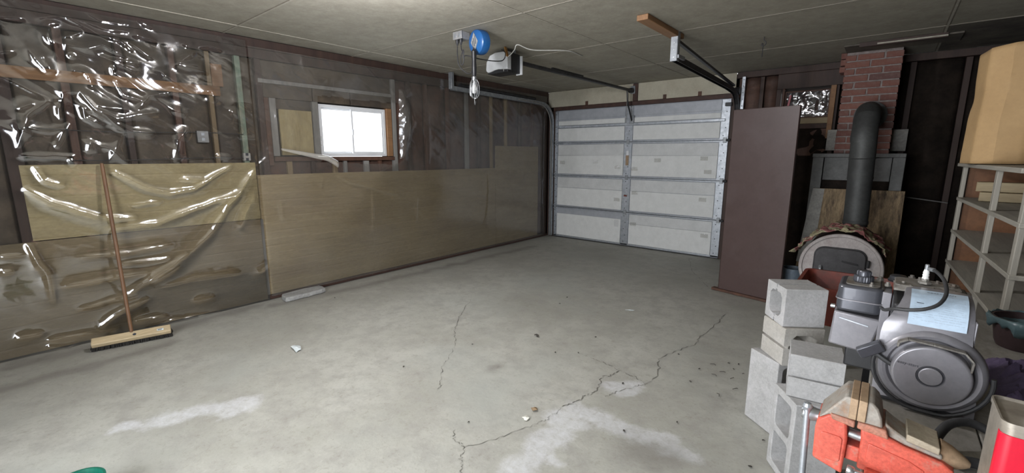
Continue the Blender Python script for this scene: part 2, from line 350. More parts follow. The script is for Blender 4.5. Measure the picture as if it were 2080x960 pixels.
# ------------------------------------------------------------------ mesh helpers
class MB:
    """collects shapes in world (or local) coordinates and links them as ONE mesh object"""
    def __init__(s): s.v = []; s.f = []
    def add(s, vs, fs):
        n = len(s.v)
        s.v += [tuple(p) for p in vs]; s.f += [tuple(n + i for i in f) for f in fs]
        return s
    def box(s, lo, hi):
        x0, y0, z0 = lo; x1, y1, z1 = hi
        return s.add([(x0, y0, z0), (x1, y0, z0), (x1, y1, z0), (x0, y1, z0), (x0, y0, z1), (x1, y0, z1), (x1, y1, z1), (x0, y1, z1)],
                     [(0, 3, 2, 1), (4, 5, 6, 7), (0, 1, 5, 4), (1, 2, 6, 5), (2, 3, 7, 6), (3, 0, 4, 7)])
    def obox(s, c, size, rot=(0, 0, 0)):
        m = Euler(rot).to_matrix(); c = Vector(c)
        t = MB().box([-q / 2 for q in size], [q / 2 for q in size])
        return s.add([c + m @ Vector(p) for p in t.v], t.f)
    def beam(s, p0, p1, w, h, up=(0, 0, 1)):
        """box from p0 to p1, w wide across, h along up"""
        p0 = Vector(p0); p1 = Vector(p1); d = (p1 - p0); L = d.length; d.normalize()
        sd = d.cross(Vector(up)).normalized(); u = sd.cross(d)
        m = Matrix((sd, d, u)).transposed()
        t = MB().box((-w / 2, 0, -h / 2), (w / 2, L, h / 2))
        return s.add([p0 + m @ Vector(p) for p in t.v], t.f)
    def lathe(s, prof, o=(0, 0, 0), axis=(0, 0, 1), n=24, xref=None):
        a = Vector(axis).normalized(); o = Vector(o)
        x = a.orthogonal().normalized() if xref is None else Vector(xref).normalized(); y = a.cross(x)
        vs = []; fs = []
        for r, h in prof:
            for k in range(n):
                t = 2 * PI * k / n
                vs.append(o + a * h + (x * math.cos(t) + y * math.sin(t)) * max(r, 1e-5))
        for i in range(len(prof) - 1):
            for k in range(n):
                k2 = (k + 1) % n
                fs.append((i * n + k, i * n + k2, (i + 1) * n + k2, (i + 1) * n + k))
        if prof[0][0] > 1e-4: fs.append(tuple(reversed(range(n))))
        if prof[-1][0] > 1e-4: fs.append(tuple((len(prof) - 1) * n + k for k in range(n)))
        return s.add(vs, fs)
    def cyl(s, p0, p1, r0, r1=None, n=16):
        p0 = Vector(p0); d = Vector(p1) - p0
        return s.lathe([(r0, 0), (r0 if r1 is None else r1, d.length)], p0, d, n)
    def tube(s, pts, r, n=8, closed=False):
        pts = [Vector(p) for p in pts]; N = len(pts)
        rr = r if isinstance(r, (list, tuple)) else [r] * N
        vs = []; fs = []; nrm = None
        for i, p in enumerate(pts):
            if closed: t = pts[(i + 1) % N] - pts[i - 1]
            else: t = pts[min(i + 1, N - 1)] - pts[max(i - 1, 0)]
            t.normalize()
            if nrm is None: nrm = t.orthogonal().normalized()
            nrm = (nrm - t * nrm.dot(t)).normalized(); b = t.cross(nrm)
            for k in range(n):
                a = 2 * PI * k / n
                vs.append(p + (nrm * math.cos(a) + b * math.sin(a)) * rr[i])
        for i in range(N if closed else N - 1):
            j = (i + 1) % N
            for k in range(n):
                k2 = (k + 1) % n
                fs.append((i * n + k, i * n + k2, j * n + k2, j * n + k))
        if not closed:
            fs.append(tuple(reversed(range(n)))); fs.append(tuple((N - 1) * n + k for k in range(n)))
        return s.add(vs, fs)
    def prism(s, poly, plane, a, b):
        """extrude a 2-D polygon; plane 'xz' extrudes along y, 'yz' along x, 'xy' along z"""
        def P(p, t):
            return {'xz': (p[0], t, p[1]), 'yz': (t, p[0], p[1]), 'xy': (p[0], p[1], t)}[plane]
        n = len(poly)
        vs = [P(p, a) for p in poly] + [P(p, b) for p in poly]
        fs = [tuple(range(n)), tuple(range(2 * n - 1, n - 1, -1))] + [(i, (i + 1) % n + 0, (i + 1) % n + n, i + n) for i in range(n)]
        return s.add(vs, fs)
    def ring(s, outer, inner, plane, a, b):
        """extrude a polygon with a polygonal hole (same vertex count)"""
        def P(p, t):
            return {'xz': (p[0], t, p[1]), 'yz': (t, p[0], p[1]), 'xy': (p[0], p[1], t)}[plane]
        n = len(outer)
        vs = [P(p, a) for p in outer] + [P(p, a) for p in inner] + [P(p, b) for p in outer] + [P(p, b) for p in inner]
        fs = []
        for i in range(n):
            j = (i + 1) % n
            fs += [(i, j, n + j, n + i), (2 * n + i, 3 * n + i, 3 * n + j, 2 * n + j), (i, 2 * n + i, 2 * n + j, j), (n + i, n + j, 3 * n + j, 3 * n + i)]
        return s.add(vs, fs)
    def grid(s, fn, nu, nv, keep=None):
        vs = [fn(i / nu, j / nv) for i in range(nu + 1) for j in range(nv + 1)]
        fs = []
        for i in range(nu):
            for j in range(nv):
                if keep and not keep((i + .5) / nu, (j + .5) / nv): continue
                fs.append((i * (nv + 1) + j, (i + 1) * (nv + 1) + j, (i + 1) * (nv + 1) + j + 1, i * (nv + 1) + j + 1))
        return s.add(vs, fs)
    def obj(s, name, mat, parent=None, bevel=0.0, smooth=False, seg=2, solid=0.0, local=False, angle=35):
        org = Vector((0, 0, 0))
        if parent is not None and not local:
            p = parent
            while p.parent is not None: p = p.parent
            org = Vector(p.location)
        me = bpy.data.meshes.new(name)
        me.from_pydata([tuple(Vector(p) - org) for p in s.v], [], s.f)
        bm = bmesh.new(); bm.from_mesh(me)
        bmesh.ops.recalc_face_normals(bm, faces=bm.faces)
        bm.to_mesh(me); bm.free()
        if smooth or bevel:
            me.polygons.foreach_set('use_smooth', [True] * len(me.polygons))
            me.set_sharp_from_angle(angle=R(angle))
        me.materials.append(mat)
        o = bpy.data.objects.new(name, me); COL.objects.link(o)
        if parent is not None: o.parent = parent
        if solid:
            md = o.modifiers.new('solid', 'SOLIDIFY'); md.thickness = solid; md.offset = 0
        if bevel:
            md = o.modifiers.new('bevel', 'BEVEL'); md.width = bevel; md.segments = seg; md.limit_method = 'ANGLE'; md.angle_limit = R(40)
            md.harden_normals = False
        return o

def tag(o, label, cat, group=None, kind=None):
    if label: o['label'] = label
    if cat: o['category'] = cat
    if group: o['group'] = group
    if kind: o['kind'] = kind
    return o
def thing(name, label, cat, loc=(0, 0, 0), rotz=0.0, group=None):
    o = bpy.data.objects.new(name, None); COL.objects.link(o)
    o.location = loc; o.rotation_euler = (0, 0, rotz); o.empty_display_size = 0.1
    return tag(o, label, cat, group)
def struct(o):
    o['kind'] = 'structure'
    return o
def box(name, lo, hi, mat, parent=None, bevel=0.0):
    return MB().box(lo, hi).obj(name, mat, parent, bevel)
def arc(cx, cy, r, a0, a1, n):
    return [(cx + r * math.cos(R(a0 + (a1 - a0) * i / n)), cy + r * math.sin(R(a0 + (a1 - a0) * i / n))) for i in range(n + 1)]
def rrect(x0, y0, x1, y1, r, n=5):
    return arc(x1 - r, y0 + r, r, -90, 0, n) + arc(x1 - r, y1 - r, r, 0, 90, n) + arc(x0 + r, y1 - r, r, 90, 180, n) + arc(x0 + r, y0 + r, r, 180, 270, n)
def spline(pts, n=8):
    """Catmull-Rom through pts"""
    P = [Vector(p) for p in pts]; P = [P[0] * 2 - P[1]] + P + [P[-1] * 2 - P[-2]]
    out = []
    for i in range(1, len(P) - 2):
        for k in range(n):
            t = k / n
            out.append(0.5 * ((2 * P[i]) + (P[i + 1] - P[i - 1]) * t + (2 * P[i - 1] - 5 * P[i] + 4 * P[i + 1] - P[i + 2]) * t * t + (3 * P[i] - P[i - 1] - 3 * P[i + 1] + P[i + 2]) * t ** 3))
    out.append(P[-2]); return out
def text_mesh(body, size, extrude=0.0):
    cu = bpy.data.curves.new('lettering', 'FONT'); cu.body = body; cu.size = size; cu.extrude = extrude
    cu.align_x = 'CENTER'; cu.align_y = 'CENTER'; cu.resolution_u = 3
    o = bpy.data.objects.new('lettering_source', cu); COL.objects.link(o)
    bpy.context.view_layer.update()
    me = o.evaluated_get(bpy.context.evaluated_depsgraph_get()).to_mesh()
    vs = [v.co.copy() for v in me.vertices]; fs = [tuple(p.vertices) for p in me.polygons]
    bpy.data.objects.remove(o); bpy.data.curves.remove(cu)
    return vs, fs

# value noise for sculpted sheets
def vnoise(x, y, seed=0):
    xi = np.floor(x).astype(np.int64); yi = np.floor(y).astype(np.int64)
    xf = x - xi; yf = y - yi
    def h(a, b):
        n = (a * 374761393 + b * 668265263 + seed * 1442695041) & 0x7fffffff
        n = ((n ^ (n >> 13)) * 1274126177) & 0x7fffffff
        return ((n ^ (n >> 16)) & 0xffff) / 65535.0
    u = xf * xf * (3 - 2 * xf); w = yf * yf * (3 - 2 * yf)
    return (h(xi, yi) * (1 - u) + h(xi + 1, yi) * u) * (1 - w) + (h(xi, yi + 1) * (1 - u) + h(xi + 1, yi + 1) * u) * w
def fbm(x, y, seed=0, oct=4):
    s = 0; a = 0.5
    for i in range(oct):
        s = s + a * (vnoise(x, y, seed + i) - 0.5); x = x * 2.03; y = y * 2.03; a *= 0.5
    return s
def line_dist(px, py, pts):
    """distance to a polyline and the position along it (0..1)"""
    best = np.full(px.shape, 1e9); pos = np.zeros(px.shape)
    L = [math.hypot(pts[i + 1][0] - pts[i][0], pts[i + 1][1] - pts[i][1]) for i in range(len(pts) - 1)]
    T = sum(L) or 1e-6; acc = 0
    for i in range(len(pts) - 1):
        ax, ay = pts[i]; bx, by = pts[i + 1]; dx, dy = bx - ax, by - ay; q = dx * dx + dy * dy + 1e-12
        t = np.clip(((px - ax) * dx + (py - ay) * dy) / q, 0, 1)
        d = np.hypot(px - ax - t * dx, py - ay - t * dy)
        m = d < best
        best[m] = d[m]; pos[m] = (acc + t[m] * L[i]) / T
        acc += L[i]
    return best, pos

# wrinkles of the plastic film, and the marks worn into the floor: (width, points) in metres
FOLDS_NEAR = [
    (1.2, [(0.51,2.291),(0.46,2.275),(0.45,2.199),(0.46,2.144)]),
    (1, [(0.53,2.201),(0.59,2.237),(0.63,2.265)]),
    (2.5, [(0.52,2.161),(0.63,2.146),(0.73,2.19),(0.81,2.142),(0.85,2.135)]),
    (1, [(0.54,2.091),(0.57,2.084)]),
    (1, [(0.34,2.115),(0.39,2.011),(0.42,1.945)]),
    (0.8, [(0.4,2.089),(0.41,2.053)]),
    (1, [(0.4,2.063),(0.44,1.954)]),
    (1.2, [(0.56,2.36),(0.64,2.339),(0.75,2.309),(0.89,2.315)]),
    (1.3, [(0.94,2.381),(0.94,2.298),(1.06,2.277)]),
    (1.4, [(0.83,2.257),(0.93,2.204),(1.01,2.145)]),
    (1, [(0.75,2.269),(0.83,2.235),(0.89,2.177)]),
    (1.2, [(0.71,2.113),(0.78,2.068),(0.9,2.029)]),
    (1, [(0.95,2.412),(1.04,2.367)]),
    (1, [(1.22,2.306),(1.25,2.273),(1.28,2.331)]),
    (1, [(1.33,2.28),(1.41,2.301),(1.5,2.285)]),
    (1.6, [(1.3,2.237),(1.26,2.199),(1.18,2.134),(1.32,2.124)]),
    (1, [(1.17,2.111),(1.38,2.086)]),
    (1.2, [(1.05,2.078),(1.08,2.016),(1.15,1.956)]),
    (0.9, [(0.76,2.045),(0.76,1.989),(0.83,1.949)]),
    (1.1, [(0.55,1.989),(0.61,1.99),(0.64,1.872)]),
    (1.2, [(0.76,1.947),(0.81,1.847),(0.91,1.813)]),
    (1.3, [(0.59,1.853),(0.65,1.763),(0.81,1.732)]),
    (1.8, [(0.46,1.839),(0.57,1.851),(0.63,1.733),(0.79,1.571)]),
    (1.3, [(0.57,1.749),(0.57,1.673),(0.64,1.622)]),
    (1.4, [(0.63,1.733),(0.75,1.671),(1.0,1.73)]),
    (1.2, [(0.75,1.642),(0.81,1.586),(0.95,1.57)]),
    (1, [(0.48,1.828),(0.44,1.719),(0.44,1.638)]),
    (1, [(0.25,1.704),(0.32,1.748)]),
    (1.2, [(0.23,1.627),(0.23,1.569),(0.27,1.532)]),
    (1, [(0.28,1.578),(0.37,1.562),(0.46,1.586)]),
    (1, [(0.48,1.614),(0.39,1.448)]),
    (1.2, [(0.58,1.507),(0.56,1.422)]),
    (1.2, [(0.63,1.458),(0.68,1.437),(0.77,1.342)]),
    (1.8, [(1.18,1.617),(1.11,1.52),(1.07,1.362)]),
    (1, [(1.15,1.788),(1.13,1.748),(1.18,1.743)]),
    (1.3, [(1.34,1.93),(1.39,1.935),(1.4,1.84)]),
    (1, [(1.37,1.393),(1.49,1.384)]),
    (1, [(1.52,1.792),(1.58,1.737)]),
    (0.8, [(0.21,1.394),(0.48,1.394)]),
    (1, [(0.44,1.373),(0.48,1.345)]),
    (0.8, [(1.6,1.558),(1.7,1.552)]),
    (0.7, [(0.21,2.052),(0.27,2.073)]),
    (0.7, [(0.24,2.273),(0.34,2.287)]),
    (0.8, [(0.65,2.405),(0.75,2.361),(0.9,2.367)]),
    (0.8, [(1.81,1.447),(1.83,1.42)]),
    (0.9, [(0.42,2.305),(0.55,2.352),(0.64,2.299),(0.78,2.239)]),
    (1, [(0.39,1.767),(0.28,1.655),(0.21,1.446)]),
    (0.8, [(0.76,1.555),(0.67,1.35)]),
    (0.8, [(0.92,2.088),(0.76,2.093)]),
    (1, [(1.09,1.92),(1.27,1.845)]),
    (1, [(0.88,1.752),(0.96,1.847),(1.12,1.907)]),
    (1.2, [(0.27,1.321),(0.3,1.235),(0.39,1.191)]),
    (1.6, [(0.2,1.177),(0.32,1.075),(0.45,0.998),(0.57,0.94),(0.77,0.913)]),
    (1.6, [(0.68,1.279),(0.86,1.15),(1.0,1.096),(1.19,1.122),(1.47,1.299)]),
    (1.2, [(1.08,1.194),(1.26,1.196)]),
    (1.8, [(0.63,0.85),(0.91,0.861),(1.16,0.951),(1.48,1.045)]),
    (2.2, [(1.67,1.274),(1.53,1.072),(1.42,0.978),(1.28,0.748),(1.16,0.645),(1.1,0.584)]),
    (1.3, [(1.64,1.045),(1.5,0.741)]),
    (0.8, [(0.76,1.022),(0.93,1.027)]),
    (0.8, [(0.43,0.653),(0.74,0.644),(0.96,0.666)]),
    (0.8, [(0.65,0.559),(0.94,0.563)]),
    (0.8, [(0.31,0.453),(0.5,0.462),(0.78,0.463)]),
    (1.4, [(0.65,0.319),(0.86,0.442),(1.08,0.567)]),
    (1.2, [(0.8,0.37),(1.01,0.482)]),
    (0.8, [(0.84,0.341),(1.11,0.351),(1.46,0.33)]),
    (1.2, [(0.46,0.102),(0.63,0.21),(0.77,0.252)]),
    (0.9, [(0.67,0.084),(0.88,0.064)]),
    (0.8, [(0.02,0.145),(0.16,0.141)]),
    (0.8, [(0.17,0.084),(0.56,0.043)]),
    (0.7, [(0.37,0.273),(0.7,0.288)]),
    (0.7, [(0.03,0.722),(0.14,0.72)]),
    (0.7, [(0.02,0.615),(0.08,0.611)]),
    (1, [(0.16,0.038),(0.26,0.003),(0.33,0.022)]),
    (0.9, [(0.72,0.011),(0.91,0.025),(1.24,-0.007)]),
    (0.8, [(1.08,0.151),(1.24,0.143)]),
    (1, [(1.61,0.288),(1.72,0.356)]),
    (1, [(0.17,0.795),(0.23,0.556),(0.23,0.352)]),
]
FOLDS_FAR = [
    (1.5, [(3.34,2.274),(3.49,2.169),(3.4,2.071),(3.46,1.952),(3.52,1.793),(3.44,1.643),(3.37,1.385)]),
    (1, [(3.39,2.088),(3.5,2.152)]),
    (1, [(3.43,1.985),(3.47,1.781)]),
    (0.8, [(3.74,2.269),(3.75,1.88),(3.74,1.307)]),
    (0.9, [(2.11,2.399),(2.18,2.404),(2.21,2.238),(2.28,2.1)]),
    (1.4, [(2.25,2.271),(2.32,2.178),(2.45,2.18),(2.43,2.103)]),
    (1, [(2.0,2.249),(2.06,2.217),(2.07,2.162)]),
    (1.2, [(1.89,1.818),(1.92,1.7),(1.97,1.738)]),
    (0.8, [(1.78,1.388),(1.8,1.345)]),
    (1, [(1.8,1.46),(1.84,1.417)]),
    (1, [(1.69,1.29),(1.78,1.36)]),
    (0.7, [(1.63,2.233),(1.66,2.199)]),
    (1, [(3.03,1.227),(3.27,1.349),(3.4,1.367)]),
    (1, [(1.92,2.4),(1.94,2.376)]),
    (1, [(4.83,1.142),(4.85,0.915),(4.81,0.528),(4.71,0.354)]),
    (0.7, [(2.32,1.169),(2.3,1.074)]),
    (0.8, [(2.48,1.196),(2.6,1.125),(3.25,0.93)]),
    (0.7, [(1.88,0.946),(1.88,0.779)]),
    (0.7, [(6.17,0.972),(6.17,0.577)]),
    (0.7, [(6.47,0.878),(6.45,0.663)]),
    (0.6, [(5.32,1.222),(5.43,0.736)]),
    (0.6, [(5.59,1.217),(5.79,0.761)]),
    (0.6, [(2.9,0.989),(2.88,0.487)]),
    (0.6, [(3.53,0.873),(3.49,0.424)]),
]
CRACKS = [
    (1, [(3.565,4.167),(3.575,3.851),(3.559,3.472),(3.578,3.362),(3.539,3.208),(3.465,2.924),(3.537,2.709),(3.536,2.516),(3.507,2.459),(3.444,2.311),(3.415,2.211)]),
    (1.4, [(3.322,2.566),(3.319,2.472),(3.286,2.409),(3.343,2.241),(3.316,2.142),(3.314,2.054),(3.274,1.964)]),
    (1, [(2.984,2.614),(3.119,2.612),(3.222,2.597),(3.319,2.571),(3.437,2.553),(3.536,2.516)]),
    (0.9, [(1.51,3.006),(1.761,2.613),(1.981,2.334),(2.152,2.186),(2.32,1.961),(2.386,1.855),(2.544,1.699),(2.6,1.617)]),
    (1, [(2.969,1.419),(3.035,1.364),(3.107,1.351),(3.155,1.284),(3.229,1.221)]),
    (0.8, [(3.107,1.351),(3.202,1.548),(3.27,1.754),(3.285,1.828),(3.274,1.964)]),
    (0.9, [(2.549,6.248),(2.78,5.635),(3.062,5.143),(3.214,4.898)]),
]
PATCH = [
    (1, [(3.317,1.88),(3.345,1.983),(3.462,2.028),(3.577,2.0)]),
    (1, [(3.418,1.866),(3.41,1.722),(3.396,1.584),(3.383,1.456),(3.399,1.363)]),
    (0.8, [(3.602,2.021),(3.699,1.987),(3.777,2.008),(3.855,2.052)]),
    (0.6, [(3.858,1.992),(3.923,2.006),(3.994,2.026)]),
    (0.7, [(3.396,2.35),(3.453,2.43),(3.497,2.451),(3.463,2.326)]),
    (0.5, [(3.461,1.579),(3.508,1.544)]),
    (1, [(1.686,0.471),(1.721,0.574),(1.79,0.696),(1.842,0.778)]),
    (0.7, [(1.899,0.71),(1.889,0.865)]),
    (0.5, [(1.598,0.282),(1.641,0.375)]),
]
STAIN = [
    (1.2, [(3.78,1.90),(3.851,1.906),(3.90,1.938)]),
    (.9, [(3.80,1.93),(3.87,1.93)]),
    (0.6, [(2.631,2.081),(2.662,2.088)]),
    (0.5, [(3.899,1.835),(3.933,1.846)]),
    (1, [(0.139,-0.002),(0.195,0.705),(0.094,1.541)]),
    (0.8, [(0.55,-0.08),(0.571,0.314),(0.513,0.73)]),
    (1, [(0.237,1.661),(0.3,2.946),(0.402,5.434)]),
]
SPECKS = [
    (1, [(2.273,3.432)]),
    (1, [(2.22,3.643)]),
    (1, [(2.57,2.665)]),
    (1, [(2.849,2.517)]),
    (1, [(3.739,2.717)]),
    (1, [(3.543,3.058)]),
    (1, [(2.936,2.948)]),
    (1, [(3.912,3.169)]),
    (1, [(3.905,3.071)]),
    (1, [(3.856,3.142)]),
    (1, [(3.972,3.039)]),
    (1, [(2.981,1.511)]),
    (1, [(3.833,2.226)]),
    (1, [(3.652,1.973)]),
    (1, [(4.214,2.097)]),
    (1, [(3.729,2.923)]),
    (1, [(3.424,2.421)]),
    (1, [(2.981,2.618)]),
    (1, [(4.22,2.35)]),
    (1, [(2.295,2.229)]),
    (1, [(2.192,1.677)]),
    (1, [(-0.018,2.171)]),
    (1, [(0.456,2.135)]),
]

# ------------------------------------------------------------------ floor
def build_floor():
    x0, x1, y0, y1 = -0.15, 5.6, NEAR_Y - 1.2, 6.6
    nx, ny = 230, 416
    X, Y = np.meshgrid(np.linspace(x0, x1, nx + 1), np.linspace(y0, y1, ny + 1), indexing='ij')
    Zz = fbm(X * 1.3, Y * 1.3, 5, 3) * 0.006
    vs = np.stack([X, Y, Zz - 0.003], -1).reshape(-1, 3)
    b = MB(); b.v = [tuple(v) for v in vs.tolist()]
    for i in range(nx):
        for j in range(ny):
            a = i * (ny + 1) + j
            b.f.append((a, a + ny + 1, a + ny + 2, a + 1))
    o = struct(b.obj('floor', M['floor'], smooth=True))
    def field(lines, base):
        F = np.zeros(X.shape)
        WX = X + fbm(X * 6, Y * 6, 21, 3) * 0.16; WY = Y + fbm(X * 6, Y * 6, 31, 3) * 0.16
        for w, pts in lines:
            d, t = line_dist(WX, WY, pts)
            F = np.maximum(F, np.exp(-(d / (base * w)) ** 2))
        return F.reshape(-1)
    for nm, L, base in (('patch', PATCH, 0.115), ('stain', STAIN, 0.085)):
        a = o.data.attributes.new(nm, 'FLOAT', 'POINT')
        a.data.foreach_set('value', field(L, base).astype(np.float32))
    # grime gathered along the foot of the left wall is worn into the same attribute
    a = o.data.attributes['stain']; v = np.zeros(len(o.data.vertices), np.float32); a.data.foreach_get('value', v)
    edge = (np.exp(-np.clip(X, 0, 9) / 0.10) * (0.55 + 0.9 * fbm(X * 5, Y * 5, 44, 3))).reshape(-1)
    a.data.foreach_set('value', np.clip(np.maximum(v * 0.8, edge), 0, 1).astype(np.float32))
    # cracks: thin dark ragged fissures following the slab
    for w, pts in CRACKS:
        r_ = random.Random(int(pts[0][0] * 1000))
        P = spline([(p[0], p[1], 0) for p in pts], 9)
        cb = MB(); vs = []
        for i, p in enumerate(P):
            t = (P[min(i + 1, len(P) - 1)] - P[max(i - 1, 0)]).normalized(); n = Vector((-t.y, t.x, 0))
            hw = 0.0012 * w * r_.uniform(0.25, 2.3) * (1 if 0 < i < len(P) - 1 else 0.1)
            q = p + n * r_.uniform(-0.011, 0.011) + t * r_.uniform(-.005, .005)
            vs += [q + n * hw, q - n * hw]
        for v_ in vs: v_.z = 0.0008
        cb.add(vs, [(2 * i, 2 * i + 1, 2 * i + 3, 2 * i + 2) for i in range(len(P) - 1)])
        cb.obj('crack', M['crack'], o)
build_floor()

# ------------------------------------------------------------------ ceiling: fibreboard panels with taped seams
def build_ceiling():
    root = struct(box('ceiling', (-0.15, NEAR_Y - .1, CEIL_Z + .014), (5.6, 6.56, CEIL_Z + .06), M['ceil_soot_unlit']))
    xs = [0.0, 0.33, 2.33, 4.77, 5.49]; ys = [NEAR_Y, 0.32, 1.54, 2.76, 3.99, 5.21, 6.40]
    for i in range(len(xs) - 1):
        for j in range(len(ys) - 1):
            unlit = (i == 3 and j >= 5)  # far right corner panel: lack of light painted in with the dark tone
            g = 0.004; dz = rnd.uniform(-.0015, .0015)
            box('ceiling_panel', (xs[i] + g, ys[j] + g, CEIL_Z + dz), (xs[i + 1] - g, ys[j + 1] - g, CEIL_Z + .013), M['ceil_soot_unlit'] if unlit else M['ceiling'], root, 0.003)
    for y in ys[1:-1]:
        MB().box((0.0, y - .001, CEIL_Z - .0035), (5.46, y + .012, CEIL_Z + .004)).obj('seam_tape', M['seam'], root)
        MB().box((0.0, y - .008, CEIL_Z - .002), (5.46, y - .001, CEIL_Z + .004)).obj('seam_joint', M['seam_gap'], root)
    for x in xs[1:-1]:
        MB().box((x - .001, NEAR_Y, CEIL_Z - .0045), (x + .013, 6.39, CEIL_Z + .004)).obj('seam_tape', M['seam'], root)
        MB().box((x - .010, NEAR_Y, CEIL_Z - .002), (x - .001, 6.39, CEIL_Z + .004)).obj('seam_joint', M['seam_gap'], root)
build_ceiling()

# ------------------------------------------------------------------ left wall: studs, insulation, wallboards
WIN = (2.36, 3.17, 1.385, 1.925)     # y0, y1, z0, z1 of the side window
def build_wall_left():
    y0, y1, z0, z1 = WIN
    b = MB()
    b.box((-.14, NEAR_Y - .1, 0), (-.10, y0, CEIL_Z)).box((-.14, y1, 0), (-.10, 6.56, CEIL_Z))
    b.box((-.14, y0, 0), (-.10, y1, z0)).box((-.14, y0, z1), (-.10, y1, CEIL_Z))
    w = struct(b.obj('wall_left', M['sheath']))
    box('top_plate', (-.098, NEAR_Y, 2.355), (0.0, 6.40, 2.438), M['stud_dark'], w, .003)
    box('top_plate', (-.098, NEAR_Y, 2.27), (-.002, 6.40, 2.352), M['stud_dark'], w, .003)
    box('sole_plate', (-.098, NEAR_Y, 0.002), (-.014, 1.69, 0.042), M['plate_red'], w, .004)
    box('sole_plate', (-.098, 1.70, 0.002), (0.018, 6.38, 0.042), M['plate_red'], w, .004)
    studs = [(-2.5, .04, 'stud_dark'), (-2.0, .04, 'stud_dark'), (-1.5, .04, 'stud_red'), (-1.0, .04, 'stud_dark'), (-.45, .04, 'stud_red'), (-.05, .04, 'stud_dark'), (.19, .085, 'stud_dark'), (.50, .045, 'stud_red'), (.82, .04, 'stud_dark'),
             (1.147, .042, 'stud_red'), (1.40, .035, 'stud_tan'), (1.632, .045, 'stud_green'), (1.80, .05, 'stud_dark'), (3.275, .05, 'stud_grey'), (3.50, .04, 'stud_dark'), (3.76, .035, 'stud_red'), (4.13, .04, 'stud_red'),
             (4.48, .045, 'stud_grey'), (4.73, .035, 'stud_dark'), (4.985, .028, 'stud_tan'), (5.31, .032, 'stud_tan'), (5.66, .04, 'stud_dark'), (5.98, .04, 'stud_red'), (6.36, .06, 'stud_dark')]
    studs = [q for q in studs if q[0] > NEAR_Y + .05]
    for y, wd, mt in studs:
        box('stud', (-.098, y - wd / 2, .044), (-.006, y + wd / 2, 2.268), M[mt], w, .003)
    ed = [s for s in studs]
    for (ya, wa, _), (yb, wb, _) in zip(ed[:-1], ed[1:]):
        a, c = ya + wa / 2 + .002, yb - wb / 2 - .002
        if ya == 1.80: continue
        mt = 'batt_grey' if yb < 1.85 else 'batt'
        sd = int(ya * 100) + 500
        def fn(u, v, a=a, c=c, sd=sd):
            y = a + (c - a) * u; z = .044 + 2.22 * v
            bul = 0.022 * math.sin(PI * u) ** .6
            n = float(fbm(np.array(y * 6.0), np.array(z * 5.0), sd % 97, 3))
            return (-.052 + bul + n * .022, y, z)
        MB().grid(fn, 8, 36).obj('insulation_batt', M[mt], w, smooth=True, solid=.004)
    # around the side window: header, old boarded half, jambs and cripples
    box('insulation_batt', (-.098, 1.83, 2.10), (-.03, 3.245, 2.268), M['batt_grey'], w, .006)
    for a, c in ((1.83, 2.30), (2.31, 2.72), (2.73, 3.245)):
        box('header_board', (-.098, a, 1.935), (-.022, c, 2.098), M['batt_grey'], w, .004)
    box('trim_strip', (-.022, 1.79, 2.062), (-.002, 3.245, 2.098), M['stud_grey'], w, .002)
    box('jack_stud', (-.098, 1.828, 1.30), (-.01, 1.872, 1.933), M['stud_red'], w, .003)
    box('jamb_board', (-.098, 1.876, 1.392), (-.012, 1.935, 1.933), M['stud_grey'], w, .003)
    box('plywood_infill', (-.075, 1.94, 1.84), (-.045, 2.30, 1.933), M['batt_grey'], w, .002)
    box('plywood_infill', (-.062, 1.965, 1.40), (-.03, 2.285, 1.838), M['ply_yellow'], w, .003)
    box('jamb_board', (-.098, 2.292, 1.392), (-.016, 2.352, 1.933), M['stud_grey'], w, .003)
    box('jamb_board', (-.098, 3.175, 1.388), (-.012, 3.24, 1.933), M['lumber_x'], w, .003)
    box('window_sill', (-.098, 1.876, 1.342), (.0, 3.25, 1.384), M['stud_red'], w, .003)
    box('insulation_batt', (-.098, 1.83, .044), (-.05, 3.245, 1.338), M['batt'], w, .004)
    for y, wd, mt in ((2.02, .05, 'stud_tan'), (2.50, .05, 'stud_tan'), (2.62, .035, 'stud_grey'), (2.88, .06, 'stud_grey'), (3.06, .04, 'stud_red'), (2.26, .04, 'stud_dark')):
        box('cripple_stud', (-.05, y - wd / 2, 1.10), (-.014, y + wd / 2, 1.34), M[mt], w, .003)
    # wallboards on the lower half
    for a, c, zb, zt, mt in ((NEAR_Y, -.765, .006, .80, 'board_brown'), (-.76, 1.690, .006, .80, 'board_brown'), (.20, 1.694, .806, 1.332, 'board_yellow'),
                             (1.698, 2.8895, .048, 1.216, 'board_tan'), (2.890, 3.5015, .045, 1.214, 'board_tan'), (3.502, 5.042, .045, 1.212, 'board_tan'), (5.046, 6.115, .045, 1.538, 'board_tan')):
        sd = 77 if mt == 'board_tan' else int(a * 10) + 60
        def fn(u, v, a=a, c=c, zb=zb, zt=zt, sd=sd):
            y = a + (c - a) * u; z = zb + (zt - zb) * v
            zz = z + .012 * math.sin(y * 2.1 + sd); k = (zz / .148) % 1.0
            return (-.005 + .006 * float(fbm(np.array(y * 1.7), np.array(z * 1.9), sd, 2)) - .0035 * max(0, 1 - abs(k - .5) / .05) + .0035 * k, y, z)
        MB().grid(fn, 14, 90).obj('wallboard', M[mt], w, solid=.010)
    # a narrow batten covering the board joint
    box('joint_strip', (.003, 1.688, .05), (.009, 1.712, .80), M['stud_grey'], w)
    # horizontal beam nailed across the studs
    box('cross_brace', (-.006, -1.0, 1.905), (.012, 1.47, 1.985), M['lumber_h'], w, .003)
    for ya, yb, z in ((.24, 1.62, 1.585), (.24, 1.60, 1.372)):
        MB().tube(spline([(.002, ya, z), (.004, (ya + yb) / 2 - .2, z - .012), (.003, yb - .3, z + .006), (.002, yb, z)], 6), .0032, 6).obj('wall_cable', M['rubber'], w, smooth=True)
    box('brown_block', (-.006, 1.415, 1.985), (.010, 1.50, 2.17), M['lumber_x'], w, .003)
